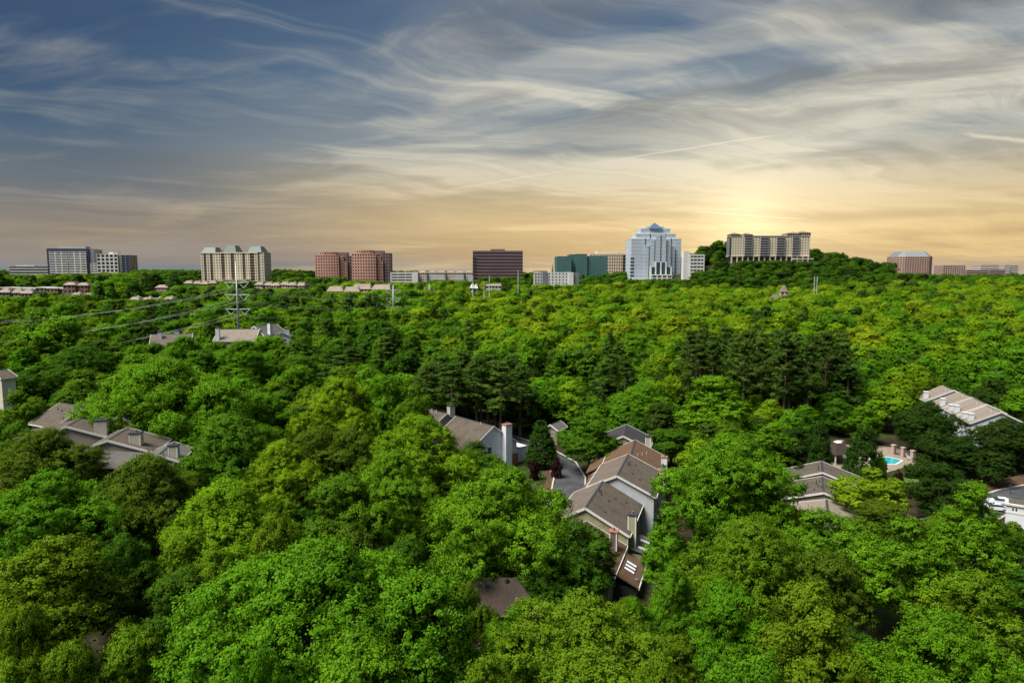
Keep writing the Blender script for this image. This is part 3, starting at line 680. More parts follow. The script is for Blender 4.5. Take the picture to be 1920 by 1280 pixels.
t2 = pylon('steel transmission pole with three arms right of the near one', 737, 380, 534, (543, 559, 575), 14.5)
t3 = pylon('small steel transmission pole farther off below the cream apartments', 805, 525, 531, (540, 556), 11)
for (px, y0, y1, Y, lab) in ((955.5, 477, 510, 1100, 'thin lattice mast on the skyline right of the dark office'), (1036, 481, 506, 1150, 'fainter thin mast left of the green glass office')):
    pylon(lab, px, Y, y0, (y0 + 4, y0 + 11), 4); WIN.append((px - 3, px + 3, y1, Y))
def cable(a, b_, sag, label):
    pts = [a.lerp(b_, i / 28) - Vector((0, 0, sag * 4 * (i / 28) * (1 - i / 28))) for i in range(29)]
    tag(MB().path(pts, .038).build('power_cable', 'cable'), label, 'cable', None)
lv = ('top', 'middle', 'lowest'); sd = ('left', 'right')
ends = [at(-170, 611, 200), at(-170, 606, 214), at(-170, 652, 200), at(-170, 645, 214), at(-170, 691, 200), at(-170, 683, 214)]
for i, (a, e) in enumerate(zip(t1, ends)): cable(e, a, 3.2, '%s %s-side cable from the near pole out past the left edge' % (lv[i // 2], sd[i % 2]))
for i, (a, e) in enumerate(zip(t1, t2)): cable(a, e, 3.5, '%s %s-side cable between the near pole and the second pole' % (lv[i // 2], sd[i % 2]))
for i, (a, e) in enumerate(zip(t2[:4], t3)): cable(a, e, 3.5, '%s %s-side cable between the second and the third pole' % (lv[i // 2], sd[i % 2]))
WIN.append((425, 460, 632, 239)); WIN.append((722, 752, 578, 379)); WIN.append((794, 817, 546, 524))
for (px, y0, y1, Y, lab) in ((886.5, 517, 541, 520, 'slim utility pole left of the twin pole cluster at centre'), (907.5, 527, 548, 500, 'slim utility pole beside the grey roofed shed'), (917.5, 517, 541, 515, 'slim utility pole right of the grey shed'), (971.5, 506, 534, 560, 'tall utility pole before the dark office\'s right corner'),
        (1527.5, 518, 541, 560, 'left of two utility poles below the hill'), (1532.5, 518, 541, 562, 'right of two utility poles below the hill')):
    p = at(px, y0, Y); g = gz(p.x, Y); o = thing('utility_pole', lab, 'utility pole', (p.x, Y, g))
    MB().tube((0, 0, -1), (0, 0, p.z - g), .35, .25, 6).build('pole_shaft', 'pale_concrete', o); MB().box(-1.2, 1.2, -.1, .1, p.z - g - 1.4, p.z - g - 1.15).build('cross_arm', 'bark', o)
    WIN.append((px - 3, px + 3, y1, Y))
# ------------------------------------------------------------------ houses in the trees
def gable(name, label, apex, yaw, length, wl, wr, pitch, ground, wall, roof, trim='trim', over=.45, shaded_roof=None, cat='townhouse'):
    """a gabled unit: apex is the front end of its ridge; local y runs back along the ridge, x across; wl, wr half widths"""
    x, y, z = apex
    o = thing(name, label, cat, (x, y, ground), -math.radians(yaw)); h = z - ground
    L = length; zl, zr = h - wl * pitch, h - wr * pitch; t = .22
    il, ir = wl - over, wr - over
    prof = [(-il, 0), (ir, 0), (ir, h - t * 1.3 - ir * pitch), (0, h - t * 1.3), (-il, h - t * 1.3 - il * pitch)]
    n = 5; vs = [(a, .35, b) for a, b in prof] + [(a, L - .35, b) for a, b in prof]
    MB().add([(p[0], p[1], p[2] - (1.5 if p[2] == 0 else 0)) for p in vs], [(0, 1, 2, 3, 4), (9, 8, 7, 6, 5)] + [((i + 1) % n, i, n + i, n + (i + 1) % n) for i in range(n)]).build('wall', wall, o)
    ls = MB().slab([(-wl, 0, zl), (0, 0, h), (0, L, h), (-wl, L, zl)], t).build('roof_slope', roof, o)
    rs = MB().slab([(0, 0, h), (wr, 0, zr), (wr, L, zr), (0, L, h)], t).build('roof_slope', shaded_roof or roof, o)
    # rake boards along both gables, gutters on the eaves, a ridge cap
    for yy, s in ((-.06, 0), (L - .04, 1)):
        for a, b in (((-wl, zl), (0, h)), ((0, h), (wr, zr))):
            d = Vector((b[0] - a[0], 0, b[1] - a[1])).normalized(); up = Vector((-d.z, 0, d.x))
            A, B = Vector((a[0], 0, a[1])), Vector((b[0], 0, b[1]))
            q = [A + up * .07, B + up * .07, B - up * .30, A - up * .30]
            MB().add([(p.x, yy, p.z) for p in q] + [(p.x, yy + .10, p.z) for p in q], [(0, 1, 2, 3), (7, 6, 5, 4)] + [(i, 4 + i, 4 + (i + 1) % 4, (i + 1) % 4) for i in range(4)]).build('rake_board', trim, o)
    MB().box(-wl - .14, -wl + .02, .05, L - .05, zl - .26, zl - .06).build('gutter', trim, ls)
    MB().box(wr - .02, wr + .14, .05, L - .05, zr - .26, zr - .06).build('gutter', trim, rs)
    m_ = MB(); m_.slab([(-.22, .02, h - .22 * pitch + .05), (0, .02, h + .05), (0, L - .02, h + .05), (-.22, L - .02, h - .22 * pitch + .05)], .05); m_.slab([(0, .02, h + .05), (.22, .02, h - .22 * pitch + .05), (.22, L - .02, h - .22 * pitch + .05), (0, L - .02, h + .05)], .05)
    m_.build('ridge_cap', 'metal_dark', o)
    o['h'] = h; o['pitch'] = pitch
    FOOT.append((x, y, 4))
    for k in range(0, int(L) + 1, 4):
        for a in (-wl * .7, 0, wr * .7):
            v = Vector((a, k, 0)); v.rotate(o.rotation_euler); FOOT.append((x + v.x, y + v.y, 4.2))
    return o
def chimney(o, x, y, w, d, z0, z1, wall, capm='metal_dark', flue=True, boards='trim'):
    c = MB().box(x - w / 2, x + w / 2, y - d / 2, y + d / 2, z0, z1).build('chimney', wall, o)
    MB().box(x - w / 2 - .1, x + w / 2 + .1, y - d / 2 - .1, y + d / 2 + .1, z1 + .002, z1 + .2).build('chimney_cap', capm, c)
    if flue:
        MB().tube((x, y, z1 + .2), (x, y, z1 + .62), .2, .2, 9).build('flue', 'galvanised', c)
    if boards:
        for sx in (-1, 1):
            MB().box(x + sx * (w / 2 - .08) - .1, x + sx * (w / 2 - .08) + .1, y - d / 2 - .03, y - d / 2 + .12, z0, z1 - .01).build('corner_board', boards, c)
    return c
def vent(o, x, y, hgt=.7, r=.09, m_='metal_dark'):
    z = o['h'] - abs(x) * o['pitch']
    MB().tube((x, y, z - .1), (x, y, z + hgt), r, r, 7).build('vent_pipe', m_, o)
def box_vent(o, x, y, s=.3):
    z = o['h'] - abs(x) * o['pitch']; MB().box(x - s / 2, x + s / 2, y - s / 2, y + s / 2, z - .2, z + .18).build('roof_vent', 'metal_dark', o)
def skylight(o, x, y, w, l, parent=None, z=None, pitch=None):
    p = o['pitch'] if pitch is None else pitch; z = (o['h'] - abs(x) * p) if z is None else z
    s = 1 if x > 0 else -1
    q = [(x - l / 2, y, z + s * l / 2 * p + .12), (x + l / 2, y, z - s * l / 2 * p + .12), (x + l / 2, y + w, z - s * l / 2 * p + .12), (x - l / 2, y + w, z + s * l / 2 * p + .12)]
    f = MB().slab(q, .14).build('skylight', 'metal_dark', o)
    sh = lambda v, k: (x + (v[0] - x) * k, y + w / 2 + (v[1] - y - w / 2) * k, z + (v[2] - z) * k + .03)
    MB().slab([sh(v, .86) for v in q], .04).build('pane', 'skylight', f)
def window(o, x, z, w, h, y=.3, side=None):
    """sash window on the front gable, or on the right wall (side = its x)"""
    if side is None:
        f = MB().box(x - w / 2 - .1, x + w / 2 + .1, y - .06, y + .12, z - .1, z + h + .1).build('window', 'trim', o)
        for k in (0, 1): MB().box(x - w / 2, x + w / 2, y - .075, y, z + k * h / 2 + .03, z + (k + 1) * h / 2 - .03).build('pane', 'glass_dark', f)
    else:
        f = MB().box(side - .12, side + .06, x - w / 2 - .1, x + w / 2 + .1, z - .1, z + h + .1).build('window', 'trim', o)
        for k in (0, 1): MB().box(side, side + .075, x - w / 2, x + w / 2, z + k * h / 2 + .03, z + (k + 1) * h / 2 - .03).build('pane', 'glass_dark', f)

# --- the central townhouse row, from its near end to its far end
YAW = 18.5
G0 = 0.
A = gable('townhouse', 'olive green sided townhouse with brown roof, nearest gable of the central row', (11.9, 107.5, 9.5), YAW, 15.6, 5.6, 7.3, .535, G0, 'siding_olive', 'roof_pinkbrown', shaded_roof='roof_brown')  # left slope lighter, right slope darker: sun and shade painted into the roof colours
chimney(A, 7.3, 2.6, 1.35, 1.2, -1, 8.3, 'siding_olive')
vent(A, .55, 9.2); vent(A, .95, 8.6, .9); box_vent(A, 2.4, 8.0); box_vent(A, 3.1, 10.6); box_vent(A, 2.7, 3.0); box_vent(A, 4.8, 11.8)
window(A, 4.8, 2.6, 1.1, 1.5, side=6.87); window(A, 8.4, 2.8, 1.1, 1.5, side=6.87); window(A, 11.6, 2.8, 1.0, 1.4, side=6.87)
MB().slab([(6.9, 1.2, 3.3), (10.6, 1.2, 2.2), (10.6, 8.2, 2.2), (6.9, 8.2, 3.3)], .16).build('porch_roof', 'roof_grey', A)
for y_ in (2.2, 5.2): skylight(A, 9.0, y_, 1.0, 1.7, z=2.66, pitch=.3)
MB().box(6.95, 10.4, 1.5, 8., -1, 2.1).build('sun_room', 'siding_olive', A)
MB().tube((6.95, .25, -.5), (6.95, .25, 5.), .07, .07, 6).build('downpipe', 'trim', A)
B = gable('townhouse', 'grey sided townhouse with brown roof, second in the central row', (19.1, 121, 10.7), 17.5, 15.4, 5.6, 7.1, .47, G0, 'siding_grey', 'roof_pinkbrown', shaded_roof='roof_brown')  # same lit left and shaded right slope, painted by two roof colours
chimney(B, 7.1, 9.5, 1.3, 1.2, -1, 9.6, 'siding_white', 'brick_wall'); chimney(B, 7.0, 13.6, 1.2, 1.1, -1, 9.2, 'siding_white')
vent(B, .9, 8.4); vent(B, 1.1, 9.2, .8); box_vent(B, 2.1, 5.2); box_vent(B, 2.0, 10.8); box_vent(B, 3.6, 4.2); box_vent(B, 4.9, 9.0)
window(B, 3.5, 3.4, 1.1, 1.5, side=6.67); window(B, 6.4, 3.4, 1.1, 1.5, side=6.67)
for k in range(4):       # stepped bays on the street side
    MB().slab([(-7.2, k * 3.7 + .3, 6.4), (-4.4, k * 3.7 + .3, 8.55), (-4.4, k * 3.7 + 3.0, 8.55), (-7.2, k * 3.7 + 3.0, 6.4)], .2).build('bay_roof', 'roof_pinkbrown', B)
    MB().box(-7.0, -5.3, k * 3.7 + .5, k * 3.7 + 2.8, -1, 6.25).build('bay', 'siding_tan', B)
for k in range(3):
    MB().slab([(-7.2, k * 4.2 + 1.5, 4.9), (-4.4, k * 4.2 + 1.5, 7.05), (-4.4, k * 4.2 + 4.4, 7.05), (-7.2, k * 4.2 + 4.4, 4.9)], .2).build('bay_roof', 'roof_pinkbrown', A)
    MB().box(-7.0, -5.3, k * 4.2 + 1.7, k * 4.2 + 4.2, -1, 4.75).build('bay', 'siding_tan', A)
C = gable('townhouse', 'cedar shingled townhouse with orange brown roof, third in the central row', (24.2, 136.6, 9.6), 14, 15.5, 6.2, 6.8, .50, G0, 'cedar', 'roof_cedar')
chimney(C, 6.7, 6., 1.2, 1.1, -1, 8.6, 'siding_white', 'brick_wall')
for q in ((1.3, 4.2), (2.1, 6.4), (2.9, 9.)): vent(C, q[0], q[1], .6, .1, 'chimney_pale')
MB().slab([(-9.6, 4.0, 4.6), (-3.2, 4.0, 7.9), (-3.2, 12.5, 7.9), (-9.6, 12.5, 4.6)], .2).build('bay_roof', 'roof_cedar', C)
MB().box(-9.2, -5.5, 4.3, 12.2, -1, 4.4).build('bay', 'cedar', C)
D_ = gable('townhouse', 'townhouse with charcoal roof and pale chimney at the row\'s far end', (25.4, 152.9, 10.2), 13, 12, 6.3, 6.3, .46, G0, 'siding_tan', 'roof_dark')
chimney(D_, 5.6, 1.6, 1.3, 1.2, -1, 10.0, 'chimney_pale'); box_vent(D_, .8, 5.)
E = gable('townhouse', 'lower brown roofed unit with skylights in front of the olive gable', (7.6, 93.5, 7.4), YAW, 14.4, 6.6, 6.6, .50, G0, 'siding_olive', 'roof_cedar')
chimney(E, 5.0, 10.9, 1.2, 1.1, -1, 7.6, 'roof_pinkbrown', 'brick_wall'); vent(E, -.6, 13.4, .9, .13, 'metal_dark')
MB().slab([(6.3, 4.2, 3.95), (9.9, 4.2, 2.2), (9.9, 12.6, 2.2), (6.3, 12.6, 3.95)], .18).build('porch_roof', 'roof_cedar', E)
for y_ in (7.2, 8.35, 9.5): skylight(E, 8.0, y_, .7, 1.7, z=3.12, pitch=.485)
MB().tube((9.3, 6.0, 2.3), (9.3, 6.0, 2.75), .28, .28, 10).build('turbine_vent', 'galvanised', E)
MB().box(9.86, 10.02, 4.2, 12.6, 1.9, 2.25).build('gutter', 'trim', E)
MB().box(6.1, 9.4, 4.6, 12.2, -1, 2.0).build('sun_room', 'metal_dark', E)
for k in range(4): MB().box(9.41, 9.5, 5. + k * 1.8, 5.15 + k * 1.8, -.5, 2.).build('post', 'trim', E)
WIN.append((1072, 1185, 1003, 107)); WIN.append((1085, 1236, 965, 118)); WIN.append((1130, 1236, 880, 135)); WIN.append((1160, 1228, 842, 150)); WIN.append((1153, 1198, 1120, 96)); WIN.append((1042, 1084, 925, 140)); WIN.append((1190, 1225, 1030, 104))
# the shaded hipped roof lower in front
o = thing('house', 'dark brown hipped roof in the shade of the big round tree', 'house', (-1.9, 84.2, 0))
MB().add([(-7.5, -4.4, 5.6), (5.6, -4.4, 5.6), (5.6, 6.2, 5.0), (-7.5, 6.2, 5.0), (-3.2, 0, 8.6), (2.6, 0, 8.6)], [(0, 1, 5, 4), (1, 2, 5), (2, 3, 4, 5), (3, 0, 4), (3, 2, 1, 0)]).build('roof', 'roof_deepbrown', o)
MB().box(-7, 5.1, -3.9, 5.6, -1.5, 5.2).build('wall', 'siding_tan', o)
MB().tube((-1.6, -1.2, 7.6), (-1.6, -1.2, 8.9), .16, .16, 8).build('vent_pipe', 'galvanised', o); MB().tube((1.2, -.6, 8.), (1.2, -.6, 8.8), .2, .2, 8).build('vent_pipe', 'metal_dark', o); MB().tube((2.4, -3., 6.4), (2.4, -3., 7.1), .12, .12, 8).build('vent_pipe', 'galvanised', o)
WIN.append((888, 1012, 1140, 80)); [FOOT.append((x, y, 4)) for x in (-7, -2, 3) for y in (80, 84, 89)]

# --- white house and its neighbour
W_ = gable('house', 'white clapboard house with tall white chimney and grey brown roof', (-4.2, 157, 11.5), -41, 15, 7.8, 7.8, .65, .8, 'siding_white', 'roof_brown', cat='house')
chimney(W_, 3.6, -.45, 1.9, 1.5, -1, 10.6, 'siding_white', 'brick_wall', boards=None)
window(W_, -1.2, 4.2, 1.1, 1.6); window(W_, -1.2, 1.2, 1.1, 1.6); window(W_, 5.6, 1.2, .9, 1.5)
ex = MB().box(7.4, 11.2, 1.0, 5.5, -1.5, 3.8).build('side_wing', 'siding_white', W_); MB().box(7.3, 11.3, .9, 5.6, 3.82, 3.98).build('wing_roof', 'trim', ex)
MB().box(5.0, 7.38, -.2, .28, -1, 3.).build('brick_panel', 'brick_wall', W_); vent(W_, -.4, 4.5, .5, .09, 'trim')
V_ = gable('house', 'tan house behind the white house with stubby chimney', (-16.5, 170.5, 11.6), -41, 12, 7., 7., .6, 1.5, 'siding_tan', 'roof_brown', cat='house')
chimney(V_, 2.2, 1.4, 1.5, 1.3, 6, 11.6, 'chimney_pale'); vent(V_, -.5, 4., .7, .1, 'trim'); vent(V_, -.5, 6., .7, .1, 'trim')
WIN.append((838, 968, 832, 152)); WIN.append((936, 992, 868, 150)); WIN.append((820, 870, 806, 160))
c_ = at(1033, 815, 176)
U_ = gable('house', 'tan gable end peeping out behind the street cypress', (c_.x, 180, 6.6), 30, 6, 2.4, 2.4, .6, 1.0, 'siding_tan', 'roof_grey', cat='house'); WIN.append((1024, 1042, 838, 176))

# --- tan townhouses at the left
def lh(px, py, Y, *a, **k):
    p = at(px, py, Y); g = gz(p.x, p.y); return gable(*a[:2], (p.x, p.y, p.z), *a[2:-2], g, *a[-2:], **k)
L1 = lh(160, 762, 138, 'townhouse', 'grey tan townhouse with brown roof, farthest of the left group', -62, 9, 6.4, 4.5, .50, 'siding_tan', 'roof_brown')
chimney(L1, -.6, -.7, 1.9, 1.6, 1, L1['h'] + .3, 'chimney_pale', boards=None); vent(L1, -2.2, 4.5, .5); vent(L1, -2.0, 6.2, .5)
L2 = lh(124, 799, 126, 'townhouse', 'brown roofed townhouse with white gable trim at the left edge', -14, 10, 3.2, 9.2, .36, 'siding_tan', 'roof_brown')
chimney(L2, 5.6, 1.2, 2.2, 1.7, 1, L2['h'] + .6, 'chimney_pale', boards=None)
q = L2; MB().slab([(-9.5, 1, q['h'] - 2.2), (-1.2, 1, q['h'] - .45), (-1.2, 9, q['h'] - .45), (-9.5, 9, q['h'] - 2.2)], .2).build('side_roof', 'roof_brown', L2)
L3 = lh(222, 778, 134, 'townhouse', 'cedar brown townhouse roof between two pale chimneys at the left', -20, 11, 5.6, 3.6, .85, 'cedar', 'roof_pinkbrown')
L4 = lh(201, 825, 119, 'townhouse', 'tan gabled townhouse with white rake boards, nearest of the left group', -10, 10, 2.7, 7.6, .34, 'siding_tan', 'roof_brown')
chimney(L4, 3.9, 2.6, 1.9, 1.7, 1, L4['h'] + .5, 'chimney_pale'); MB().slab([(-.6, -5., L4['h'] - 3.6), (7., -5., L4['h'] - 4.2), (7.0, .2, L4['h'] - 2.6), (-.6, .2, L4['h'] - 1.8)], .18).build('porch_roof', 'roof_grey', L4)
L5 = lh(296, 852, 114, 'townhouse', 'grey roofed townhouse edge with tan chimney below the great dome', -10, 9, 4., 3.4, .40, 'siding_tan', 'roof_grey')
chimney(L5, 2.0, 2.0, 1.5, 1.4, 1, L5['h'] + 1.0, 'chimney_pale')
WIN += [(95, 178, 797, 132), (38, 205, 818, 122), (168, 196, 815, 118), (196, 238, 824, 124), (176, 280, 850, 112), (310, 332, 862, 108)]
# beige house corner at the left edge
p = at(-18, 696, 165); K = gable('house', 'beige house corner with small window at the left edge', (p.x, p.y, p.z), 20, 4, 6, 3.6, .45, gz(p.x, p.y), 'siding_beige', 'roof_brown', cat='house')
window(K, 1.7, K['h'] - 5.2, .7, 1.5); WIN.append((0, 14, 728, 163))
# houses by the near transmission pole
for (px, py, Y, yaw, L, wl, wr, pt, wl_m, rf, lab, ch) in (
    (283, 627, 232, 70, 13, 6, 6, .55, 'siding_tan', 'roof_pinkbrown', 'house with hipped brown roof left of the near transmission pole', (2, 3)),
    (316, 627, 236, -12, 10, 2.8, 3.2, .75, 'siding_white', 'roof_pinkbrown', 'small white gabled house with stout chimney among the treetops', (2.5, 1)),
    (410, 617, 238, 84, 14, 9, 7, .5, 'siding_beige', 'roof_tan', 'house with one broad tan roof slope behind the near transmission pole', (6, 1.5)),
    (452, 624, 236, 0, 8, 1.6, 1.6, .9, 'siding_white', 'roof_grey', 'narrow white dormered house right beside the near transmission pole', None),
    (476, 611, 240, 25, 11, 4.4, 5.2, .7, 'siding_white', 'roof_grey', 'white gabled house with grey roof right of the near transmission pole', (4.5, 3)),
    (528, 622, 242, -20, 8, 4, 4, .5, 'siding_white', 'roof_grey', 'white cottage with chimney at the right end of the hilltop houses', (2, 2))):
    p = at(px, py, Y); q = gable('house', lab, (p.x, p.y, p.z), yaw, L, wl, wr, pt, gz(p.x, p.y), wl_m, rf, cat='house')
    if ch: chimney(q, ch[0], ch[1], 1.3, 1.2, q['h'] - 4, q['h'] + .9, 'siding_white')
WIN += [(240, 332, 642, 228), (375, 442, 643, 230), (445, 540, 631, 232)]
p = at(652, 762, 175)
# --- pale townhouses at the right
RY = 194.6
for i, (px, py, Y, zt, lab) in enumerate(((1789, 731, 207, 11.2, 'pale townhouse with sunlit tan roof, farthest of the right hand row'), (1822, 744, 198, 11.0, 'pale townhouse with tan roof and white chimney, second of the right row'), (1850, 757, 189.5, 10.8, 'pale townhouse with twin white chimneys, third of the right row'), (1878, 772, 181, 10.5, 'pale townhouse with white end wall, nearest of the right row'))):
    p = at(px, py, Y - 8.); q = gable('townhouse', lab, (p.x, p.y, p.z), 14 , 8.6, 7.6 - .2 * i, 5., .48, .6, 'siding_white', 'roof_tan')
    hh = q['h']
    chimney(q, -6.6 + .2 * i, 2.4, 1.15, 1.2, 1, hh - 1.3, 'siding_white', 'trim', False, None)
    if i > 1: chimney(q, -6.9 + .2 * i, 5.6, 1.1, 1.2, 1, hh - 1.7, 'siding_white', 'trim', False, None)
    vent(q, -1.2, 3., .5, .1, 'trim')
WIN += [(1746, 1800, 762, 195), (1785, 1880, 775, 180), (1800, 1835, 806, 172)]

# --- low tan-roofed units before the pool
PY = 23
P1 = gable('townhouse', 'low tan sided unit with brown roof, farther of the two by the pool', (64.4, 137.9, 6.2), PY, 9, 7.5, 8.5, .34, 0., 'siding_tan', 'roof_brown')
P2 = gable('townhouse', 'low tan sided unit with cluster of roof vents, nearer of the two by the pool', (59.6, 126.8, 5.6), PY, 11.2, 7.5, 9., .30, 0., 'siding_tan', 'roof_brown')
for q in ((-1.2, 6, .9), (-.9, 4.2, .5), (-.4, 3.1, .5), (.6, 4.6, .8), (-.6, 7.4, .4), (-1.6, 2.4, .4)): vent(P2, *q)
vent(P1, -.8, 2.4, 1.)
P3 = gable('townhouse', 'tan lower roof edge with pale fascia below the low units', (56.0, 117.0, 4.6), PY, 9.5, 6., 12.5, .24, 0., 'siding_beige', 'roof_tan')
WIN += [(1498, 1592, 905, 134), (1505, 1600, 948, 122), (1545, 1608, 972, 112)]

# --- swimming pool
def sheet(name, pts, z, m_, t=.3, kind='structure'):
    n = len(pts); a = MB().prism(pts, z - t, z); o = a.build(name, m_); 
    if kind: o['kind'] = kind
    return o
pd = [(a.x, a.y) for a in (atz(1552, 878, .25), atz(1560, 838, .25), atz(1580, 833, .25), atz(1660, 836, .25), atz(1722, 848, .25), atz(1716, 870, .25), atz(1660, 886, .25))]
sheet('pool_deck', pd[::-1], .25, 'deck', .8)
pw = [(a.x, a.y) for a in (atz(1632, 869, .3), atz(1634, 858.5, .3), atz(1668, 857, .3), atz(1690, 863, .3), atz(1678, 869.5, .3))]
pool = thing('swimming_pool', 'turquoise swimming pool on a tan deck', 'pool', (sum(q[0] for q in pw) / 5, sum(q[1] for q in pw) / 5, .25))
loc = [(x - pool.location.x, y - pool.location.y) for x, y in pw][::-1]
MB().prism(inset(loc, -.5), .0, .10).build('coping', 'trim', pool); MB().prism(loc, .02, .115).build('water', 'pool_water', pool)
for i, (px, py, lab) in enumerate(((1567, 845, 'brick pier at the left end of the pool terrace'), (1576, 843, 'second brick pier at the left end of the pool terrace'), (1675, 851, 'brick pier behind the pool, first from the water'), (1693, 856, 'brick pier behind the pool, middle of three'), (1711, 862, 'brick pier at the pool corner beside white chairs'))):
    p = atz(px, py, .25); o = thing('brick_pier', lab, 'pillar', p, .3)
    MB().box(-.42, .42, -.42, .42, -.5, 2.3).build('shaft', 'rose', o); MB().box(-.52, .52, -.52, .52, 2.302, 2.5).build('capstone', 'chimney_pale', o); FOOT.append((p.x, p.y, 2))
fa, fb, fc = (atz(*q, .25) for q in ((1675, 851), (1693, 856), (1711, 862)))
f = thing('pool_fence', 'dark rail fence linking the brick piers behind the pool', 'fence', fa)
for k, (u, v) in enumerate(((fa, fb), (fb, fc))):
    for z in (.5, 1.6): MB().tube(u - fa + Vector((0, 0, z)), v - fa + Vector((0, 0, z)), .05, .05, 5).build('rail', 'metal_dark', f)
    for j in range(1, 10): MB().tube(u.lerp(v, j / 10) - fa, u.lerp(v, j / 10) - fa + Vector((0, 0, 1.6)), .025, .025, 4).build('baluster', 'metal_dark', f)
for j, (px, py) in enumerate(((1703, 858), (1706, 861), (1702, 862))):
    p = atz(px, py, .26); o = thing('deck_chair', ('white deck chair farthest from the pool corner pier', 'white deck chair right against the pool corner pier', 'white deck chair nearest the water')[j], 'chair', p, .6 + j)
    MB().box(-.3, .3, -.3, .35, .35, .42).build('seat', 'paint_white', o); MB().slab([(-.3, .34, .42), (.3, .34, .42), (.3, .62, 1.05), (-.3, .62, 1.05)], .05).build('backrest', 'paint_white', o)
    for sx in (-.27, .27):
        for sy in (-.25, .3): MB().box(sx - .03, sx + .03, sy - .03, sy + .03, 0, .35).build('leg', 'paint_white', o)
g = atz(1580, 872, .2)
o = thing('gazebo', 'brown hipped gazebo with white cupola beside the pool', 'gazebo', (g.x, g.y + 3, .2), .25)
MB().frustum(rect(-3.2, 3.2, -3.2, 3.2), 2.7, rect(-.8, .8, -.8, .8), 5.).build('roof', 'roof_deepbrown', o)
MB().frustum(rect(-.7, .7, -.7, .7), 5.002, rect(-.3, .3, -.3, .3), 5.4).build('cupola', 'paint_white', o)
for sx in (-2.8, 2.8):
    for sy in (-2.8, 2.8): MB().box(sx - .12, sx + .12, sy - .12, sy + .12, -.2, 2.69).build('post', 'trim', o)
MB().box(-2.6, 2.6, 1.0, 2.6, -.2, 2.2).build('back_wall', 'siding_tan', o)
for q in pd: FOOT.append((q[0], q[1], 3))
for q in ((95, 168), (88, 172), (102, 165), (85, 165), (g.x, g.y), (g.x, g.y + 4), (92, 176)): FOOT.append((*q, 4.5))
WIN += [(1556, 1600, 874, 160), (1640, 1722, 872, 155)]
ln = [(a.x, a.y) for a in (atz(1690, 905, .1), atz(1692, 886, .1), atz(1720, 884, .1), atz(1724, 905, .1))]
sheet('lawn', ln[::-1], .15, 'lawn', .7); WIN.append((1690, 1716, 902, 138))

# --- white building corner and cars at the right
p = at(1888, 936, 124)
o = thing('house', 'white walled building corner at the right edge beside the car', 'house', (p.x, p.y, 0), -.62)
MB().box(0, 14, 0, 3.2, -1, 4.2).build('wall', 'siding_white', o); MB().box(-.25, 14.2, -.25, 3.4, 4.202, 4.55).build('roof_edge', 'trim', o); MB().box(.3, 13.7, .2, 3.0, 4.552, 4.65).build('flat_roof', 'roof_brown', o)
MB().box(-.06, 14, -.06, -.002, 2.7, 2.95).build('band', 'trim', o)
for xx in (.9, 1.4): MB().box(xx, xx + .25, -.05, .0, 3.3, 3.8).build('vent_opening', 'metal_dark', o)
for k in range(4): FOOT.append((p.x + 2 + k * 4, p.y + 5, 6))
WIN += [(1886, 1925, 978, 122), (1856, 1895, 950, 136), (1846, 1925, 926, 146)]
def car(label, loc, yaw):
    o = thing('parked_car', label, 'car', loc, yaw)
    L, W = 2.25, .88      # half length, half width: lofted body from side profile
    low = [(-L, .35), (-L, .70), (-L + .15, .86), (-1.35, .95), (1.05, .92), (L - .25, .74), (L, .60), (L, .35)]
    n = len(low); vs = [(x, -W, z) for x, z in low] + [(x, W, z) for x, z in low]
    MB().add(vs, [tuple(range(n)), tuple(range(2 * n - 1, n - 1, -1))] + [((i + 1) % n, i, n + i, n + (i + 1) % n) for i in range(n)]).build('body', 'car_paint', o)
    MB().frustum(rect(-1.75, 1.15, -.82, .82), .93, rect(-.95, .45, -.62, .62), 1.40).build('window_glass', 'glass_dark', o)
    MB().frustum(rect(-1.0, .5, -.64, .64), 1.402, rect(-.9, .4, -.56, .56), 1.46).build('roof', 'car_paint', o)
    for sx in (-1.42, 1.42):
        for sy in (-1, 1):
            w = MB().tube((sx, sy * .72, .33), (sx, sy * .93, .33), .33, .33, 14).build('wheel', 'rubber', o); MB().tube((sx, sy * .931, .33), (sx, sy * .95, .33), .2, .2, 10).build('rim', 'galvanised', w)
    for sy in (-.6, .6):
        MB().box(L - .04, L + .02, sy - .2, sy + .2, .55, .68).build('headlight', 'skylight', o); MB().box(-L - .02, -L + .04, sy - .2, sy + .2, .62, .78).build('tail_light', 'lamp_red', o)
p = atz(1876, 945, .12); car('white car parked on the access road at the right', (p.x, p.y, .12), math.radians(158))
p = atz(1866, 951, .12); car('white car mostly hidden by the pointed tree at the right', (p.x - 1.2, p.y - 1.5, .12), math.radians(158))
car('white car glimpsed under the big round tree behind the dark roof', (-3.6, 91.6, .05), math.radians(100)); WIN.append((916, 940, 1080, 89)); FOOT.append((-3.6, 91.6, 3))
p = atz(1894, 926, .1); o = thing('lamp_post', 'short dark lamp post beside the access road', 'lamp post', p)
MB().tube((0, 0, -.3), (0, 0, 1.7), .06, .05, 7).build('post', 'metal_dark', o); MB().frustum(rect(-.16, .16, -.16, .16), 1.7, rect(-.22, .22, -.22, .22), 2.05).build('lantern', 'metal_dark', o)
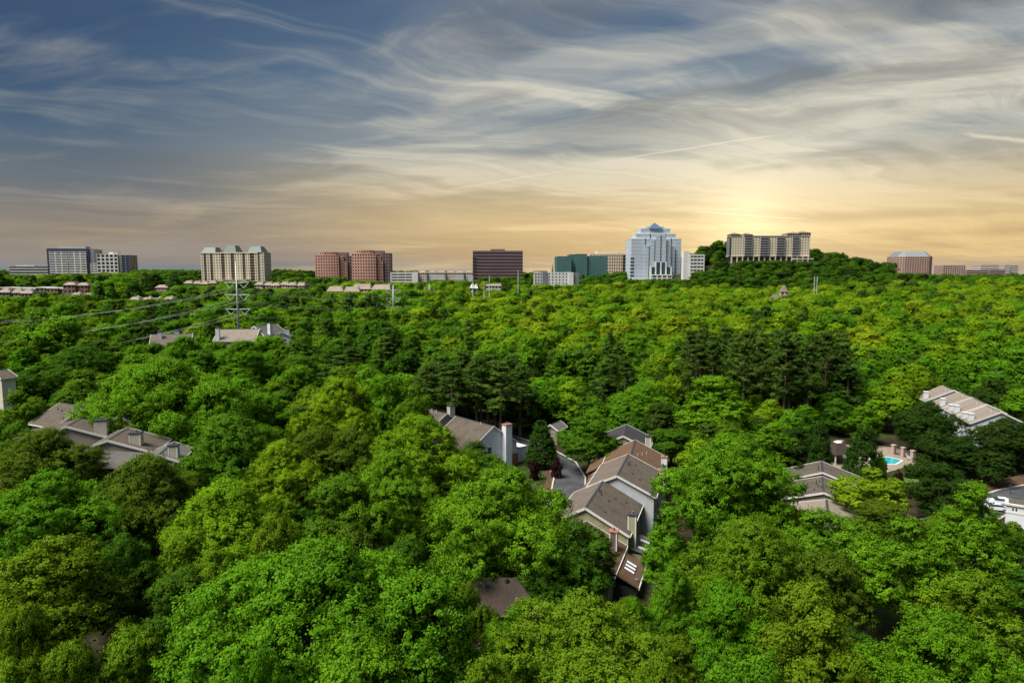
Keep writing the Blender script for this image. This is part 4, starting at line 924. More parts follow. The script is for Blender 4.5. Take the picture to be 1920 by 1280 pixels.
# ------------------------------------------------------------------ trees: shared crown and trunk meshes
def unit(a): return a / np.maximum(np.linalg.norm(a, axis=-1, keepdims=True), 1e-9)
def leaves(rng, pc, out, pr, leaf, cov, slim=.64, flat=.85, upb=.35, spread=1.0, rough=.55, soft=(.45, 1.0, .5), lob=None):
    """leaf-sized faces spread over many small puffs (twig ends): pc centres, out outward directions"""
    k = max(6, int(cov * 2 * math.pi * pr * pr / (.5 * slim * leaf * leaf)))
    n = len(pc) * k
    pid = np.repeat(np.arange(len(pc)), k)
    prr = (pr * rng.uniform(.55, 1.45, len(pc)))[pid]
    # each puff is a handful of leafy sprigs pushing outwards, so its edge is feathery and uneven
    T_ = 7; tw = unit(rng.normal(size=(len(pc), T_, 3)) + spread * out[:, None, :] + np.array([0, 0, upb])); tl = rng.uniform(.55, 1.35, (len(pc), T_))
    ti = rng.integers(0, T_, n); d = tw[pid, ti]; ln = tl[pid, ti] * prr * rng.uniform(.12, 1., n) ** .62
    off = unit(rng.normal(size=(n, 3))) * (prr * rng.uniform(.08, .46, n))[:, None]
    pos = pc[pid] + (d * ln[:, None] + off) * np.array([1.1, 1.1, flat])
    d = unit(d * ln[:, None] + off)
    nrm = unit(d + rough * rng.normal(size=(n, 3)) + np.array([0, 0, .25]))
    tg = unit(np.cross(nrm, rng.normal(size=(n, 3)))); bt = np.cross(nrm, tg)
    L = leaf * rng.uniform(.65, 1.35, n)[:, None]
    V = np.stack([pos - tg * L * .5, pos + bt * L * .5 * slim - nrm * L * .08, pos + tg * L * .5 - nrm * L * .14, pos - bt * L * .5 * slim - nrm * L * .08], 1).reshape(-1, 3)
    F = np.arange(4 * n).reshape(-1, 4)
    sn = unit(soft[0] * nrm + soft[1] * d + soft[2] * out[pid] + np.array([0, 0, .12]))
    pv = rng.beta(2, 2, len(pc))[pid]; vary = np.clip(.40 * pv + .30 * rng.random(n) + .30 * (.5 if lob is None else lob[pid]), 0, 1)
    return V, F, np.concatenate([np.repeat(vary, 4)[:, None], np.repeat(sn, 4, 0)], 1)
def crown_round(seed, R, H, base, nl, lr, pr, leaf, cov, top=.38, pointed=0., soft=(.45, 1.0, .5), drop=.14):
    rng = np.random.default_rng(seed)
    Hc = H - base; L = []
    for i in range(nl):
        t = (i + .5) / nl                                  # 0 low rim ... 1 top
        t = np.clip(t + rng.normal() * .10, 0, 1)
        r_env = R * (math.sqrt(max(0, 1 - max(0, (t - top) / (1 - top)) ** 2)) if t > top else .72 + .28 * t / top)
        r_env *= (1 - pointed * t)
        q = lr * rng.uniform(.6, 1.35) * (1 - .25 * t)
        ang = i * 2.39996 + rng.normal() * .35
        rho = max(0, r_env - q * .85) * (rng.uniform(.55, 1.0) if t > .8 else rng.uniform(.68, 1.18))
        L.append((rho * math.cos(ang), rho * math.sin(ang), base + q * .55 + t * (Hc - q * 1.55), q))
    L.append((0, 0, base + Hc * .55, R * .45))
    L = np.array(L); PC = []; OUT = []; LB = []
    for i, (x, y, z, q) in enumerate(L):
        n = int(4 * math.pi * q * q / (pr * pr * 1.35)) + 4
        d = unit(rng.normal(size=(n, 3)) + np.array([0, 0, .25])); d = d[d[:, 2] > -.6]
        d = d[rng.random(len(d)) > drop]; rad = q * rng.uniform(.70, 1.20, len(d))
        p = np.array([x, y, z]) + d * rad[:, None] * np.array([1, 1, .82])
        ok = np.ones(len(p), bool)
        for j, (a, b, c, s) in enumerate(L):
            if j != i: ok &= np.linalg.norm((p - np.array([a, b, c])) / np.array([1, 1, .82]), axis=1) > s * .80
        ok &= p[:, 2] > base * .8
        PC.append(p[ok]); OUT.append(d[ok]); LB.append(np.full(ok.sum(), rng.random()))
    PC = np.concatenate(PC); OUT = np.concatenate(OUT)
    V, F, a = leaves(rng, PC, OUT, pr, leaf, cov, soft=soft, lob=np.concatenate(LB))
    # sparse inner foliage so the crown is not hollow
    m_ = max(8, len(PC) // 6); idx = rng.integers(0, len(L), m_)
    ic = L[idx, :3] + rng.normal(size=(m_, 3)) * L[idx, 3:4] * .33
    V2, F2, a2 = leaves(rng, ic, unit(rng.normal(size=(m_, 3))), pr * 1.5, leaf * 1.7, cov * .28)
    return np.concatenate([V, V2]), np.concatenate([F, F2 + len(V)]), np.concatenate([a, a2 * np.array([.6, 1, 1, 1])]), L
def crown_pine(seed, R, H, base, pr, leaf, cov):
    rng = np.random.default_rng(seed); PC = []; OUT = []; L = []
    n = int((H - base) / .95)
    for i in range(n):
        t = i / (n - 1); z = base + (H - base) * t
        env = R * (math.sin(math.pi * min(1, .18 + .82 * t) ** .9) * .75 + .25) * (1 - .55 * max(0, t - .6) / .4)
        for k in range(rng.integers(3, 6)):
            a = rng.uniform(0, 2 * math.pi); ln = env * rng.uniform(.55, 1.1)
            e = np.array([math.cos(a) * ln, math.sin(a) * ln, z + ln * rng.uniform(.0, .3)])
            L.append((*e, .0, z))
            for f in (1., .72, .45):
                if rng.random() < (.95 if f > .6 else .6):
                    p = np.array([e[0] * f, e[1] * f, z + (e[2] - z) * f]) + rng.normal(size=3) * .35
                    PC.append(p); OUT.append(unit(np.array([math.cos(a) * .6, math.sin(a) * .6, .9])))
    PC.append(np.array([0, 0, H - .3])); OUT.append(np.array([0, 0, 1.]))
    V, F, a = leaves(rng, np.array(PC), np.array(OUT), pr, leaf, cov, slim=.42, flat=.7, upb=.4, rough=.7)
    return V, F, a, L
def crown_cone(seed, R, H, base, pr, leaf, cov, power=.8):
    rng = np.random.default_rng(seed)
    n = int(math.pi * R * H / (pr * pr) * 1.5)
    t = 1 - np.sqrt(rng.random(n)) ; t = np.clip(t, 0, .995)
    ang = rng.uniform(0, 2 * np.pi, n); r = R * (1 - t) ** power * rng.uniform(.78, 1.06, n) * np.clip(.55 + t * 5, 0, 1)
    PC = np.stack([np.cos(ang) * r, np.sin(ang) * r, base + (H - base) * t], 1)
    OUT = unit(np.stack([np.cos(ang), np.sin(ang), np.full(n, .9)], 1))
    V, F, a = leaves(rng, PC, OUT, pr, leaf, cov, slim=.45, flat=1.2, upb=.5)
    return V, F, a, []
def trunk_round(seed, H, base, r0, L, lean=.0, nlimb=9):
    rng = random.Random(seed); mb = MB(); p = Vector((0, 0, -1.2)); r = r0 * 1.25; top = base + (H - base) * .55; n = 6
    cx = cy_ = 0.
    for i in range(n):
        cx += rng.uniform(-.12, .12); cy_ += rng.uniform(-.12, .12)
        q = Vector((cx, cy_, (i + 1) / n * top)); r2 = r0 * (1 - .62 * (i + 1) / n); mb.tube(p, q, r, r2, 8); p, r = q, r2
    for (x, y, z, q) in list(L)[:nlimb]:
        s = Vector((0, 0, base * .75 + (z - base) * .25)); e = Vector((x, y, z)); m_ = s.lerp(e, .5) + Vector((0, 0, -.35))
        mb.tube(s, m_, r0 * .36, r0 * .24, 5); mb.tube(m_, e, r0 * .24, r0 * .08, 5)
        for k in range(3):
            e2 = e + Vector((rng.uniform(-1, 1), rng.uniform(-1, 1), rng.uniform(.1, .9))) * q * .8
            mb.tube(m_.lerp(e, .6), e2, r0 * .12, r0 * .03, 4)
    return mb
def trunk_pine(seed, H, r0, L):
    rng = random.Random(seed); mb = MB(); p = Vector((0, 0, -1.2)); r = r0 * 1.15; n = 8; cx = cy_ = 0
    for i in range(n):
        cx += rng.uniform(-.08, .08); cy_ += rng.uniform(-.08, .08)
        q = Vector((cx, cy_, (i + 1) / n * (H - .5))); r2 = r0 * (1 - .85 * (i + 1) / n); mb.tube(p, q, r, r2, 7); p, r = q, r2
    for (x, y, z, _, zb) in L[::2]: mb.tube((0, 0, zb), (x, y, z), .06, .02, 4)
    return mb

KIND = {}     # name -> list of (crown mesh, trunk mesh, R, H)
def reg(kind, V, F, a, tr, R, H, leafm='leaf', bark='bark'):
    me = np_mesh(kind + '_crown', V, F, [leafm], {'vary': a[:, 0], 'soft': a[:, 1:]})
    tm = tr.mesh(kind + '_trunk', bark) if tr else None
    KIND.setdefault(kind, []).append((me, tm, R, H))
def make_kinds():
    V, F, a, L = crown_round(90, 15, 19, 2, 52, 4.0, 1.0, .29, .46, top=.30); reg('xl', V, F, a, trunk_round(9, 19, 4, .6, L, nlimb=20), 15, 19)
    for s in range(3):      # large near crowns
        V, F, a, L = crown_round(100 + s, 10, 19, 3.0, 24, 3.5, .95, .25, .46, top=.34); reg('large', V, F, a, trunk_round(s, 20, 5, .48, L, nlimb=14), 10, 19)
    for s in range(3):      # medium near crowns
        V, F, a, L = crown_round(200 + s, 6.2, 17, 4, 13, 2.5, .80, .25, .52, top=(.3, .4, .45, .35)[s]); reg('medium', V, F, a, trunk_round(s, 17, 5, .32, L), 6.2, 17)
    for s in range(2):      # taller, pointed crowns (tulip poplar)
        V, F, a, L = crown_round(300 + s, 5.8, 20, 4, 16, 2.3, .80, .25, .52, top=.15, pointed=.42); reg('tall', V, F, a, trunk_round(s, 20, 5, .34, L), 5.8, 20)
    for s in range(5):      # middle distance
        V, F, a, L = crown_round(400 + s, 6.2, 17, 3, 13, 2.5, 1.1, .45, .62, top=(.3, .42, .2, .35, .15)[s], pointed=(0, 0, .15, 0, .4)[s], soft=(.3, .8, .8), drop=.08); reg('mid', V, F, a, trunk_round(s, 17, 5, .3, L, nlimb=5), 6.2, 17)
    for s in range(5):      # far
        V, F, a, L = crown_round(500 + s, 6.2, 17, 1.5, 11, 3.1, 1.25, .60, .74, top=(.3, .42, .2, .35, .15)[s], pointed=(0, 0, .15, 0, .4)[s], soft=(.15, .45, 1.), drop=.03); a[:, 0] = .5 + (a[:, 0] - .5) * .55; reg('far', V, F, a, None, 6.2, 17)
    for s in range(3):
        V, F, a, L = crown_pine(600 + s, 3.6, 23, 9.5, .85, .40, .62); reg('pine', V, F, a, trunk_pine(s, 23, .28, L), 3.6, 23, 'needle', 'pine_bark')
    for s in range(2):
        V, F, a, L = crown_pine(620 + s, 4.4, 21, 7, 1.35, .85, .60); reg('pine_far', V, F, a, None, 4.4, 21, 'needle', 'pine_bark')
    for s in range(2):
        V, F, a, L = crown_cone(640 + s, 3., 13, .4, .60, .30, .62); mb = MB().tube((0, 0, -1), (0, 0, 11), .24, .04, 7); reg('cone', V, F, a, mb, 3., 13)
    for s in range(2):
        V, F, a, L = crown_round(660 + s, 2., 3.2, .1, 9, .85, .42, .20, .6); mb = MB()
        for k in range(5): mb.tube((0, 0, -.4), (math.cos(k * 1.3) * .9, math.sin(k * 1.3) * .9, 2.), .07, .03, 5)
        reg('shrub', V, F, a, mb, 2., 3.2)
make_kinds()

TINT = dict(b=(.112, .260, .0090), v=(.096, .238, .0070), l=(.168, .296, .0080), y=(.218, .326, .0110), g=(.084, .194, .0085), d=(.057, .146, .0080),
            o=(.120, .218, .0080), w=(.088, .152, .0085), p=(.050, .100, .0110), q=(.038, .080, .0090), n=(.032, .072, .0090), c=(.026, .075, .0080), r=(.042, .012, .018))
NAMES = dict(b='bright green', v='vivid green', l='lime green', y='yellow green', g='mid green', d='deep green', o='olive green', w='brownish olive', p='dull green', q='dark', n='dark green', c='dark green', r='purple')
def tinted(key, rng=rnd, j=.13):
    c = TINT[key]; s = 1 + rng.uniform(-j, j); h = rng.uniform(-.10, .10)
    return (c[0] * s * (1 + h), c[1] * s, c[2] * s)
def plant(kind, x, y, R, H, tint, name, label, cat, group=None, z=None, var=None):
    lst = KIND[kind]; cm, tm, R0, H0 = lst[(var if var is not None else rnd.randrange(1000)) % len(lst)]
    t = thing(name, label, cat, (x, y, gz(x, y) if z is None else z), rnd.uniform(0, 6.28), group)
    sx, sz = R / R0, H / H0; e = rnd.uniform(-.12, .12); WB = (1 + e, 1 - e)
    c = bpy.data.objects.new('crown', cm); col.objects.link(c); c.parent = t; c.scale = (sx * WB[0], sx * WB[1], sz); c['tint'] = tint
    if tm:
        k = bpy.data.objects.new('trunk', tm); col.objects.link(k); k.parent = t; k.scale = (sx * WB[0], sx * WB[1], sz)
    return t
# ---- trees that can be told apart in the photograph: crown centre column, top row, width in pixels, distance, kind, tint, label
T = [
 (585,1022,520,66,'large','b','huge bright green tree filling the bottom left of centre'),
 (670,1185,300,55,'large','b','bright green tree at the bottom edge before the huge crown'),
 (480,1215,170,52,'medium','v','vivid green crown at the bottom edge under the huge tree\'s left flank'),
 (100,1008,240,73,'large','o','olive tree at the left edge with pale yellowish shoots'),
 (232,1003,125,80,'medium','d','narrow deep green tree beside the pale shooted olive tree'),
 (125,1188,150,58,'medium','o','small olive tree low in the bottom left corner'),
 (245,1165,160,61,'medium','o','olive tree touching the left side of the huge crown'),
 (30,1120,150,62,'medium','o','dull olive tree cut by the left edge near the corner'),
 (20,1240,170,50,'medium','o','dark olive crown in the very bottom left corner'),
 (95,886,235,96,'large','v','vivid green wide tree by the left edge below the tan houses'),
 (275,856,215,103,'large','w','brownish olive spreading tree below the grey gabled townhouse'),
 (430,905,260,90,'large','l','lime green lumpy tree left of the centre, below the grove'),
 (350,985,150,84,'medium','o','olive tree at the left foot of the lumpy lime tree'),
 (515,965,150,80,'medium','o','yellowish olive crown on the lumpy lime tree\'s right foot'),
 (525,830,180,118,'large','l','lime tree just above the lumpy lime tree'),
 (85,808,210,112,'large','w','brownish olive tree in front of the leftmost brown roof'),
 (335,1060,140,76,'medium','d','dark green tree behind the huge crown\'s left shoulder'),
 (400,1030,140,80,'medium','o','dim olive tree between the lumpy lime tree and the huge crown'),
 (655,990,180,80,'medium','w','flat dusky olive crown behind the huge tree'),
 (760,1000,120,83,'medium','d','deep green tree squeezed between huge crown and round central tree'),
 (640,880,150,100,'medium','g','mid green tree left of the lime mass near the centre'),
 (735,850,190,104,'large','b','bright green lumpy tree left of the round central tree'),
 (785,781,195,124,'large','l','yellowish lime tree whose top reaches the white house'),
 (660,800,120,128,'medium','w','brownish olive tree under the bright twin crowns'),
 (600,800,140,130,'medium','w','dusky olive tree left of centre under the lime crown'),
 (880,845,170,128,'medium','g','layered green tree across the foot of the white gabled house'),
 (945,882,275,92,'large','b','big round green tree right in the centre of the grove'),
 (1085,975,150,90,'medium','d','deep green tree beside the olive green townhouse gable'),
 (1040,1020,140,86,'medium','d','dark green tree over the shaded brown roof'),
 (872,1092,100,73,'medium','o','small yellowish olive tree left of the shaded brown roof'),
 (962,1137,125,69,'medium','b','small bright green tree below the shaded brown roof'),
 (1105,1122,350,64,'large','o','broad golden olive tree at the bottom centre'),
 (1190,1122,85,74,'medium','v','small vivid green crown behind the broad golden olive tree'),
 (1240,1230,150,52,'medium','o','olive crown cut by the bottom edge right of centre'),
 (910,1235,190,54,'medium','o','olive green crown cut by the bottom edge near the centre'),
 (1255,955,110,92,'tall','b','tall bright green tree standing right of the skylit brown roof'),
 (1262,1062,105,76,'medium','b','bright green tree below the tall tree beside the skylit roof'),
 (1375,818,270,110,'large','b','big bright green tree right of the townhouse row'),
 (1342,708,170,168,'tall','b','tall pointed green tree in front of the pine stand'),
 (1410,975,260,84,'large','o','broad golden olive dome right of the townhouses'),
 (1555,1022,160,79,'medium','w','dusky olive tree leaning on the golden olive dome'),
 (1545,955,190,93,'medium','b','bright green tree below the low tan roofs'),
 (1365,1080,165,69,'medium','v','vivid green crown in front of the golden olive dome'),
 (1525,1092,230,64,'large','o','tall olive tree at the bottom right of centre'),
 (1705,972,200,84,'large','b','bright green glossy tree below the dark evergreen'),
 (1826,908,155,97,'tall','b','pointed bright green tree at the right edge below the car'),
 (1835,1062,190,73,'large','o','olive green tree at the right edge'),
 (1760,1150,320,60,'large','v','wide vivid green tree in the bottom right corner'),
 (1420,1225,230,52,'medium','b','bright green crown cut by the bottom edge right of the olive trees'),
 (1600,1235,150,50,'medium','o','dim olive crown cut by the bottom edge below the vivid green tree'),
 (1640,878,125,122,'medium','y','yellow green tree hiding part of the low tan roofs'),
 (1660,942,115,113,'medium','w','brownish tree below the yellow green tree'),
 (1765,868,115,124,'medium','n','dark evergreen tree beside the access road'),
 (1495,800,85,160,'medium','n','round dark magnolia left of the two cypresses'),
 (1742,754,120,172,'medium','n','dark spreading tree left of the pale townhouse chimneys'),
 (1888,786,120,160,'medium','n','dark spreading tree right of the pale townhouse chimneys'),
 (1806,842,90,156,'medium','n','low dark tree between the two spreading dark trees'),
 (1106,775,105,154,'medium','g','round green tree over the bend of the street'),
 (1208,720,140,188,'medium','b','twin topped green tree behind the dark roofed townhouse'),
 (1260,800,110,160,'medium','d','deep green tree right of the dark roofed townhouse'),
 (300,676,290,142,'large','b','great bright green dome above the tan townhouses'),
 (150,650,165,188,'large','d','deep green tree left of the great dome'),
 (345,632,95,198,'medium','v','deep green round tree behind the great dome\'s top'),
 (455,640,130,198,'large','v','vivid dark crowned tree below the near transmission pole'),
 (250,648,90,196,'medium','b','bright tree between the deep green tree and the hipped roof'),
 (500,738,100,152,'medium','b','small bright dome right of the great dome'),
 (640,712,180,152,'large','l','lime green wide crown left of the pines'),
 (722,690,105,156,'medium','b','bright round crown of the twin near the pines'),
 (778,722,75,152,'medium','b','small bright crown next to the pines'),
 (430,778,215,124,'large','g','mid green loose tree below the great dome'),
 (35,732,110,140,'medium','o','olive tree at the left edge below the beige house corner'),
 (35,790,90,128,'medium','g','green tree at the left edge beside the brown roof'),
 (1266,680,70,205,'medium','l','lone lime tree with a pale trunk among the pines'),
 (560,668,120,205,'large','g','mid green crowns right of the vivid dark crowned tree'),
 (30,640,110,205,'medium','o','olive crown at the left edge under the cables'),
]
def place(px, py, wpx, Y, kind, key, label, name='broadleaf_tree', cat='tree', hmin=9.):
    top = at(px, py, Y); x = top.x; g = gz(x, Y); H = max(hmin, top.z - g)
    R = wpx / FPX * Y * 1.03 / 2
    if kind in ('medium', 'large'): kind = 'xl' if R > 12.6 else 'large' if R > 7.4 else 'medium'
    sink = max(0., min(R * 1.25 - H, 5.))       # low wide crowns: the skirt of the crown reaches the ground
    return plant(kind, x, Y, R, H + sink, tinted(key, j=.06), name, label, cat, z=g - sink), x, Y, R, H
NEAR = []
for (px, py, w, Y, k, key, lab) in T:
    o, x, y, R, H = place(px, py, w, Y, k, key, lab); NEAR.append((x, y, R, H))
for (px, py, w, Y, lab) in ((1541,778,50,153,'slim dark cypress beside the round magnolia'), (1621,788,66,150,'dark cypress standing in front of the swimming pool'), (1016,780,58,160,'dark cypress between the white house and the street')):
    o, x, y, R, H = place(px, py, w, Y, 'cone', 'c', lab, 'cypress_tree'); NEAR.append((x, y, R, H))
for (px, py, w, Y, key, lab) in ((1002,862,22,150,'r','purple leaved shrub left of the cypress by the white house'), (1044,860,20,152,'r','purple leaved shrub right of the cypress by the street'), (1686,884,26,140,'r','purple leaved shrub on the lawn by the pool'),
        (1652,850,22,152,'g','small green tree leaning over the pool'), (1500,870,30,146,'n','dark green shrub beside the low tan roofs'), (1590,876,44,146,'n','dark shrub bank before the pool gazebo'), (1722,868,44,154,'n','dark hedge shrub right of the pool'), (1640,905,40,135,'g','green shrub under the yellow green tree')):
    top = at(px, py, Y); R = w / FPX * Y / 2; g = gz(top.x, Y)
    plant('shrub', top.x, Y, R, max(1.6, top.z - g), tinted(key, j=.05), 'shrub', lab, 'shrub'); NEAR.append((top.x, Y, R * .5, 3))
PINES = []
pr_ = random.Random(5)
EXTRA = [(pr_.uniform(1290, 1590), pr_.uniform(622, 650), pr_.uniform(196, 236)) for _ in range(26)] + [(pr_.uniform(800, 985), pr_.uniform(668, 700), pr_.uniform(180, 204)) for _ in range(9)]
for (px, py, Y) in EXTRA + [(800,690,182),(822,672,190),(846,684,178),(868,662,194),(893,676,182),(915,668,190),(938,684,180),(955,672,198),(975,690,186),
                    (1296,640,212),(1318,622,222),(1338,634,210),(1362,618,226),(1385,630,214),(1408,622,224),(1430,640,212),(1452,628,222),(1474,640,214),(1496,632,224),(1520,646,212),(1545,640,220),(1572,656,210),(1462,660,200),(1592,690,200),
                    (190,640,205),(212,652,200),(70,640,215),(1150,668,205),(1172,680,200),(1130,684,198),(660,655,210),(640,668,205)]:
    top = at(px, py, Y); g = gz(top.x, Y); PINES.append((top.x, Y, g, top.z - g, px))
for (x, y, g, H, px) in PINES:
    zone = ('in the stand behind the white gabled house' if 780 < px < 990 else 'in the tall dark stand behind the pointed green tree' if px > 1280 else 'in the small clump at the centre of the wood' if px > 1100 else 'left of the white house beyond the lime crown' if px > 600 else 'below the transmission cables at the left')
    plant('pine', x, y, 4.5 * rnd.uniform(.9, 1.25), H, tinted('p' if rnd.random() < .6 else 'q'), 'pine_tree', 'dark pine ' + zone, 'pine tree', 'pines ' + zone); NEAR.append((x, y, 2.5, H))

# ---- the woodland between and behind them
def woodland():
    rng = random.Random(21); pts = []
    y = 42.
    while y < 1500:
        sp = 8.2 if y < 230 else 10.6 if y < 600 else 12 if y < 900 else 16
        half = y * .80 + 14
        n = int(2 * half / sp)
        for i in range(n):
            x = -half + (i + rng.random()) * 2 * half / n; yy = y + rng.uniform(-.5, .5) * sp
            pts.append((x, yy))
        y += sp * .92
    P = np.array(pts); G = ground_z(P[:, 0], P[:, 1])
    FA = np.array(FOOT); NA = np.array(NEAR); out = []
    for (x, y), g in zip(pts, G):
        if len(FA) and ((FA[:, 0] - x) ** 2 + (FA[:, 1] - y) ** 2 < (FA[:, 2] + 2.2) ** 2).any(): continue
        dn = np.sqrt((NA[:, 0] - x) ** 2 + (NA[:, 1] - y) ** 2) / NA[:, 2]
        if y < 230 and dn.min() < .95: continue
        px, pb = project(x, y, g)
        f = FPX / y
        # tree kinds and leaf tints by region
        u = rng.random(); nz = math.sin(x * .021 + 1.3) * math.cos(y * .017) + .5 * math.sin(x * .05 + y * .043)
        hill = (x - 292) ** 2 / 150 ** 2 + (y - 790) ** 2 / 150 ** 2 < 1
        if y > 640 or hill: key = rng.choice('dgggdn' if not hill else 'ddgnnd'); kind = 'pine_far' if u < .12 else 'far'
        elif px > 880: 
            key = rng.choice('llylblylby' if nz > -.35 else 'llbgolb'); kind = 'pine_far' if (u < .05 or (nz < -.9 and u < .3)) else 'far'  # extra lime and yellow: the sunlit patch is put into the leaf colour
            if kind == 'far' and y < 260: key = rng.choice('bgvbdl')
        else:
            key = rng.choice('gbdglod' if px < 620 else 'glbolgby'); kind = 'pine_far' if (u < .14 or (nz < -.6 and u < .4)) else 'far'
            if y < 260: key = rng.choice('gdbgov')
        if px > 1690 and 140 < y < 190: key = 'n'
        if kind == 'pine_far': key = 'p' if u < .07 else 'w' if u < .1 else 'q'
        H = rng.triangular(12, 23, 17.5) if kind == 'far' else rng.uniform(17, 22)
        if y < 125: H = rng.uniform(5, 9); kind = 'far'; key = rng.choice('gdod')       # only an understorey below the listed trees
        elif y < 165: H = rng.uniform(7, 12) if kind == 'far' else rng.uniform(11, 14)
        elif y < 215: H = rng.uniform(9, 15) if not 1270 < px < 1620 else rng.uniform(7, 11.5); kind = 'far'
        elif y > 640 and not hill: H = rng.uniform(11, 17)
        R = rng.triangular(4.8, 12, 8.2) if kind == 'far' else rng.uniform(3.8, 5.)
        if y < 125: R = rng.uniform(2.6, 4.)
        if y > 520: R *= 1.12
        # keep the sight lines to houses, pool, street and towers that the photograph shows
        bad = False
        for (x0, x1, yb, Yw) in WIN:
            if y < Yw - 1 and px + R * f > x0 and px - R * f < x1:
                zmax = at(px, yb + 1, y).z - g
                if zmax < H: H = zmax
        if H < (4.5 if y < 300 else 2.2): continue
        R = min(R, H * .46)
        out.append((x, y, g, R, H, kind, key, px))
    return out, rng
WOOD, wr = woodland()
inview = [w for w in WOOD if -30 < w[7] < 1950 and w[1] > 60]
inview.sort(key=lambda w: w[1] / (w[3] + .3 * w[4]))
single = set(id(w) for w in inview[:245])
def zone(px, y):
    if y < 128: return 'in the undergrowth ' + ('at the left' if px < 640 else 'near the centre' if px < 1280 else 'at the right')
    d = 'near' if y < 185 else 'deeper'
    if px < 330: return 'in the %s wood under the transmission cables' % d
    if px < 640: return 'in the %s wood below the beige apartment tower' % d
    if px < 800: return 'in the %s wood left of the white gabled house' % d
    if px < 1000: return 'in the %s wood behind the white gabled house' % d
    if px < 1280: return 'in the %s wood above the townhouse row' % d
    if px < 1480: return 'in the %s wood around the pine stand' % d
    if px < 1720: return 'in the %s wood above the swimming pool' % d
    return 'in the %s wood round the pale townhouses' % d
rest = []
for w in WOOD:
    x, y, g, R, H, kind, key, px = w
    if id(w) not in single: rest.append(w); continue
    near = y < 215
    if kind == 'pine_far':
        z_ = zone(px, y); plant('pine', x, y, R, H, tinted(key, wr), 'pine_tree', 'lone dull pine ' + z_, 'pine tree', 'lone pines ' + z_)
    else:
        z_ = zone(px, y); nm = NAMES[key]
        cat = 'tree' if H > 6 else 'small tree'
        plant('medium' if y < 110 else 'mid', x, y, R, H, tinted(key, wr), 'broadleaf_tree', '%s %stree %s' % (nm, '' if H > 6 else 'low ', z_), cat, '%s trees %s' % (nm, z_))
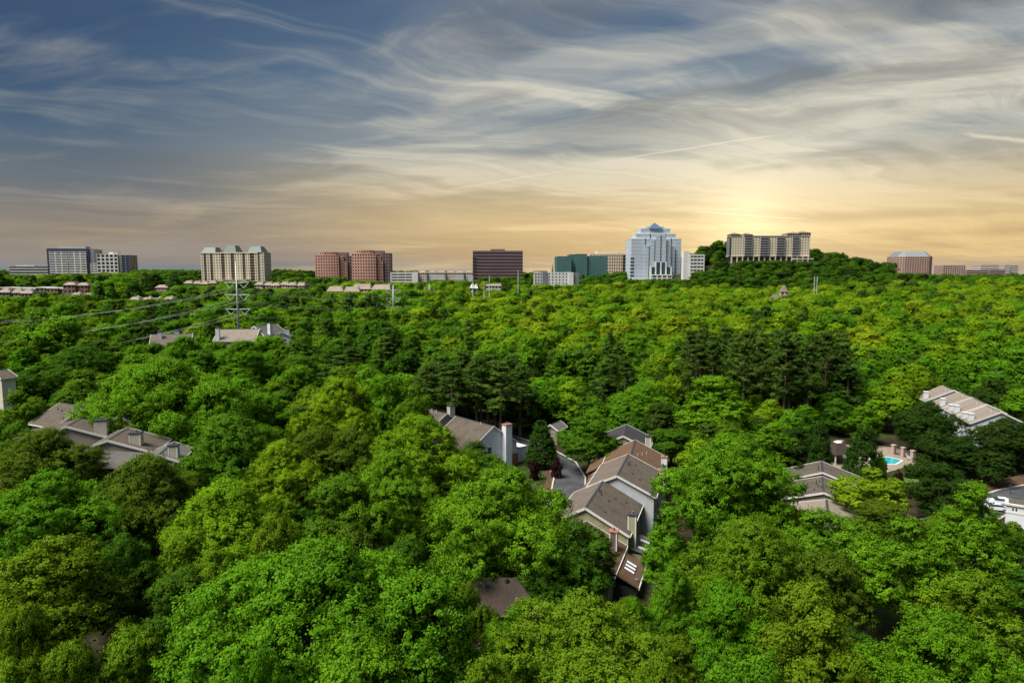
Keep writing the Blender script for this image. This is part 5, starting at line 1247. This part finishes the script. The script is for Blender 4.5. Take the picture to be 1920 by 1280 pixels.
# all the further trees: one mass, instanced
def wood_mass():
    pc = bpy.data.collections.new('wood_prototypes'); order = []
    for kind in ('far', 'mid', 'pine_far', 'pine'):
        for i, (cm, tm, R, H) in enumerate(KIND[kind]):
            o = bpy.data.objects.new('prototype_%02d' % len(order), cm); pc.objects.link(o); order.append((kind, i, R, H))
    idx = {}
    for k, (kind, i, R, H) in enumerate(order): idx.setdefault(kind, []).append(k)
    n = len(rest); V = np.zeros((n, 3)); S = np.zeros((n, 3)); RT = np.zeros((n, 3)); C = np.ones((n, 4)); I = np.zeros(n, np.int32)
    for j, (x, y, g, R, H, kind, key, px) in enumerate(rest):
        kk = kind
        if y < 330: kk = 'mid' if kind == 'far' else 'pine'
        v = wr.choice(idx[kk]); _, _, R0, H0 = order[v]
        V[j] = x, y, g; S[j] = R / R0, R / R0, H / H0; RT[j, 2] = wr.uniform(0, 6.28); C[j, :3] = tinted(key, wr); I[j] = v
    me = bpy.data.meshes.new('distant_woodland'); me.vertices.add(n); me.vertices.foreach_set('co', V.ravel())
    for nm, ty, arr, fld in (('scl', 'FLOAT_VECTOR', S, 'vector'), ('rot', 'FLOAT_VECTOR', RT, 'vector'), ('tint', 'FLOAT_COLOR', C, 'color'), ('vidx', 'INT', I, 'value')):
        a = me.attributes.new(nm, ty, 'POINT'); a.data.foreach_set(fld, arr.ravel())
    o = bpy.data.objects.new('distant_woodland', me); col.objects.link(o)
    o['kind'] = 'stuff'; o['label'] = 'mass of green treetops stretching to the ridge'; o['category'] = 'woodland'
    ng = bpy.data.node_groups.new('scatter_wood', 'GeometryNodeTree')
    ng.interface.new_socket('Geometry', in_out='INPUT', socket_type='NodeSocketGeometry'); ng.interface.new_socket('Geometry', in_out='OUTPUT', socket_type='NodeSocketGeometry')
    gi, go = ng.nodes.new('NodeGroupInput'), ng.nodes.new('NodeGroupOutput')
    ci = ng.nodes.new('GeometryNodeCollectionInfo'); ci.inputs['Collection'].default_value = pc; ci.inputs['Separate Children'].default_value = True; ci.inputs['Reset Children'].default_value = True
    ip = ng.nodes.new('GeometryNodeInstanceOnPoints'); ip.inputs['Pick Instance'].default_value = True
    def named(nm, ty):
        q = ng.nodes.new('GeometryNodeInputNamedAttribute'); q.data_type = ty; q.inputs['Name'].default_value = nm; return q.outputs['Attribute']
    L = ng.links.new
    L(gi.outputs[0], ip.inputs['Points']); L(ci.outputs[0], ip.inputs['Instance']); L(named('vidx', 'INT'), ip.inputs['Instance Index'])
    L(named('rot', 'FLOAT_VECTOR'), ip.inputs['Rotation']); L(named('scl', 'FLOAT_VECTOR'), ip.inputs['Scale'])
    L(ip.outputs[0], go.inputs[0])
    md = o.modifiers.new('scatter', 'NODES'); md.node_group = ng
wood_mass()
# like trees of one place are told apart by their order across the view
ORD = 'first second third fourth fifth sixth seventh eighth ninth tenth eleventh twelfth thirteenth fourteenth fifteenth sixteenth seventeenth eighteenth nineteenth twentieth'.split(); ORD += ['twenty-' + q for q in ORD[:9]] + ['thirtieth'] + ['thirty-' + q for q in ORD[:9]] + ['fortieth'] + ['forty-' + q for q in ORD[:9]]
same = {}
for o in col.objects:
    if o.parent is None and o.get('group') and 'tree' in o.get('category', ''): same.setdefault(o['label'], []).append(o)
for lab, os_ in same.items():
    if 1 < len(os_) <= 49:
        os_.sort(key=lambda o: o.location.x / o.location.y)
        lab = lab.replace('tall dark stand behind', 'stand behind').replace('beige apartment tower', 'beige tower').replace('transmission cables', 'cables'); h, tl = lab.split(' in the ', 1) if ' in the ' in lab else lab.split(' low ', 1) if ' low ' in lab else (lab, '')
        sep = ' in the ' if ' in the ' in lab else ' low ' if ' low ' in lab else ' '
        for i, o in enumerate(os_): o['label'] = '%s %s from left%s%s' % (ORD[i], h, sep, tl)
print({k: sum(2 * len(m[0].polygons) for m in l) for k, l in KIND.items()}, 'TREES', len(NEAR), len(single), len(rest), 'tris', sum(2 * len(m[0].polygons) for l in KIND.values() for m in l))
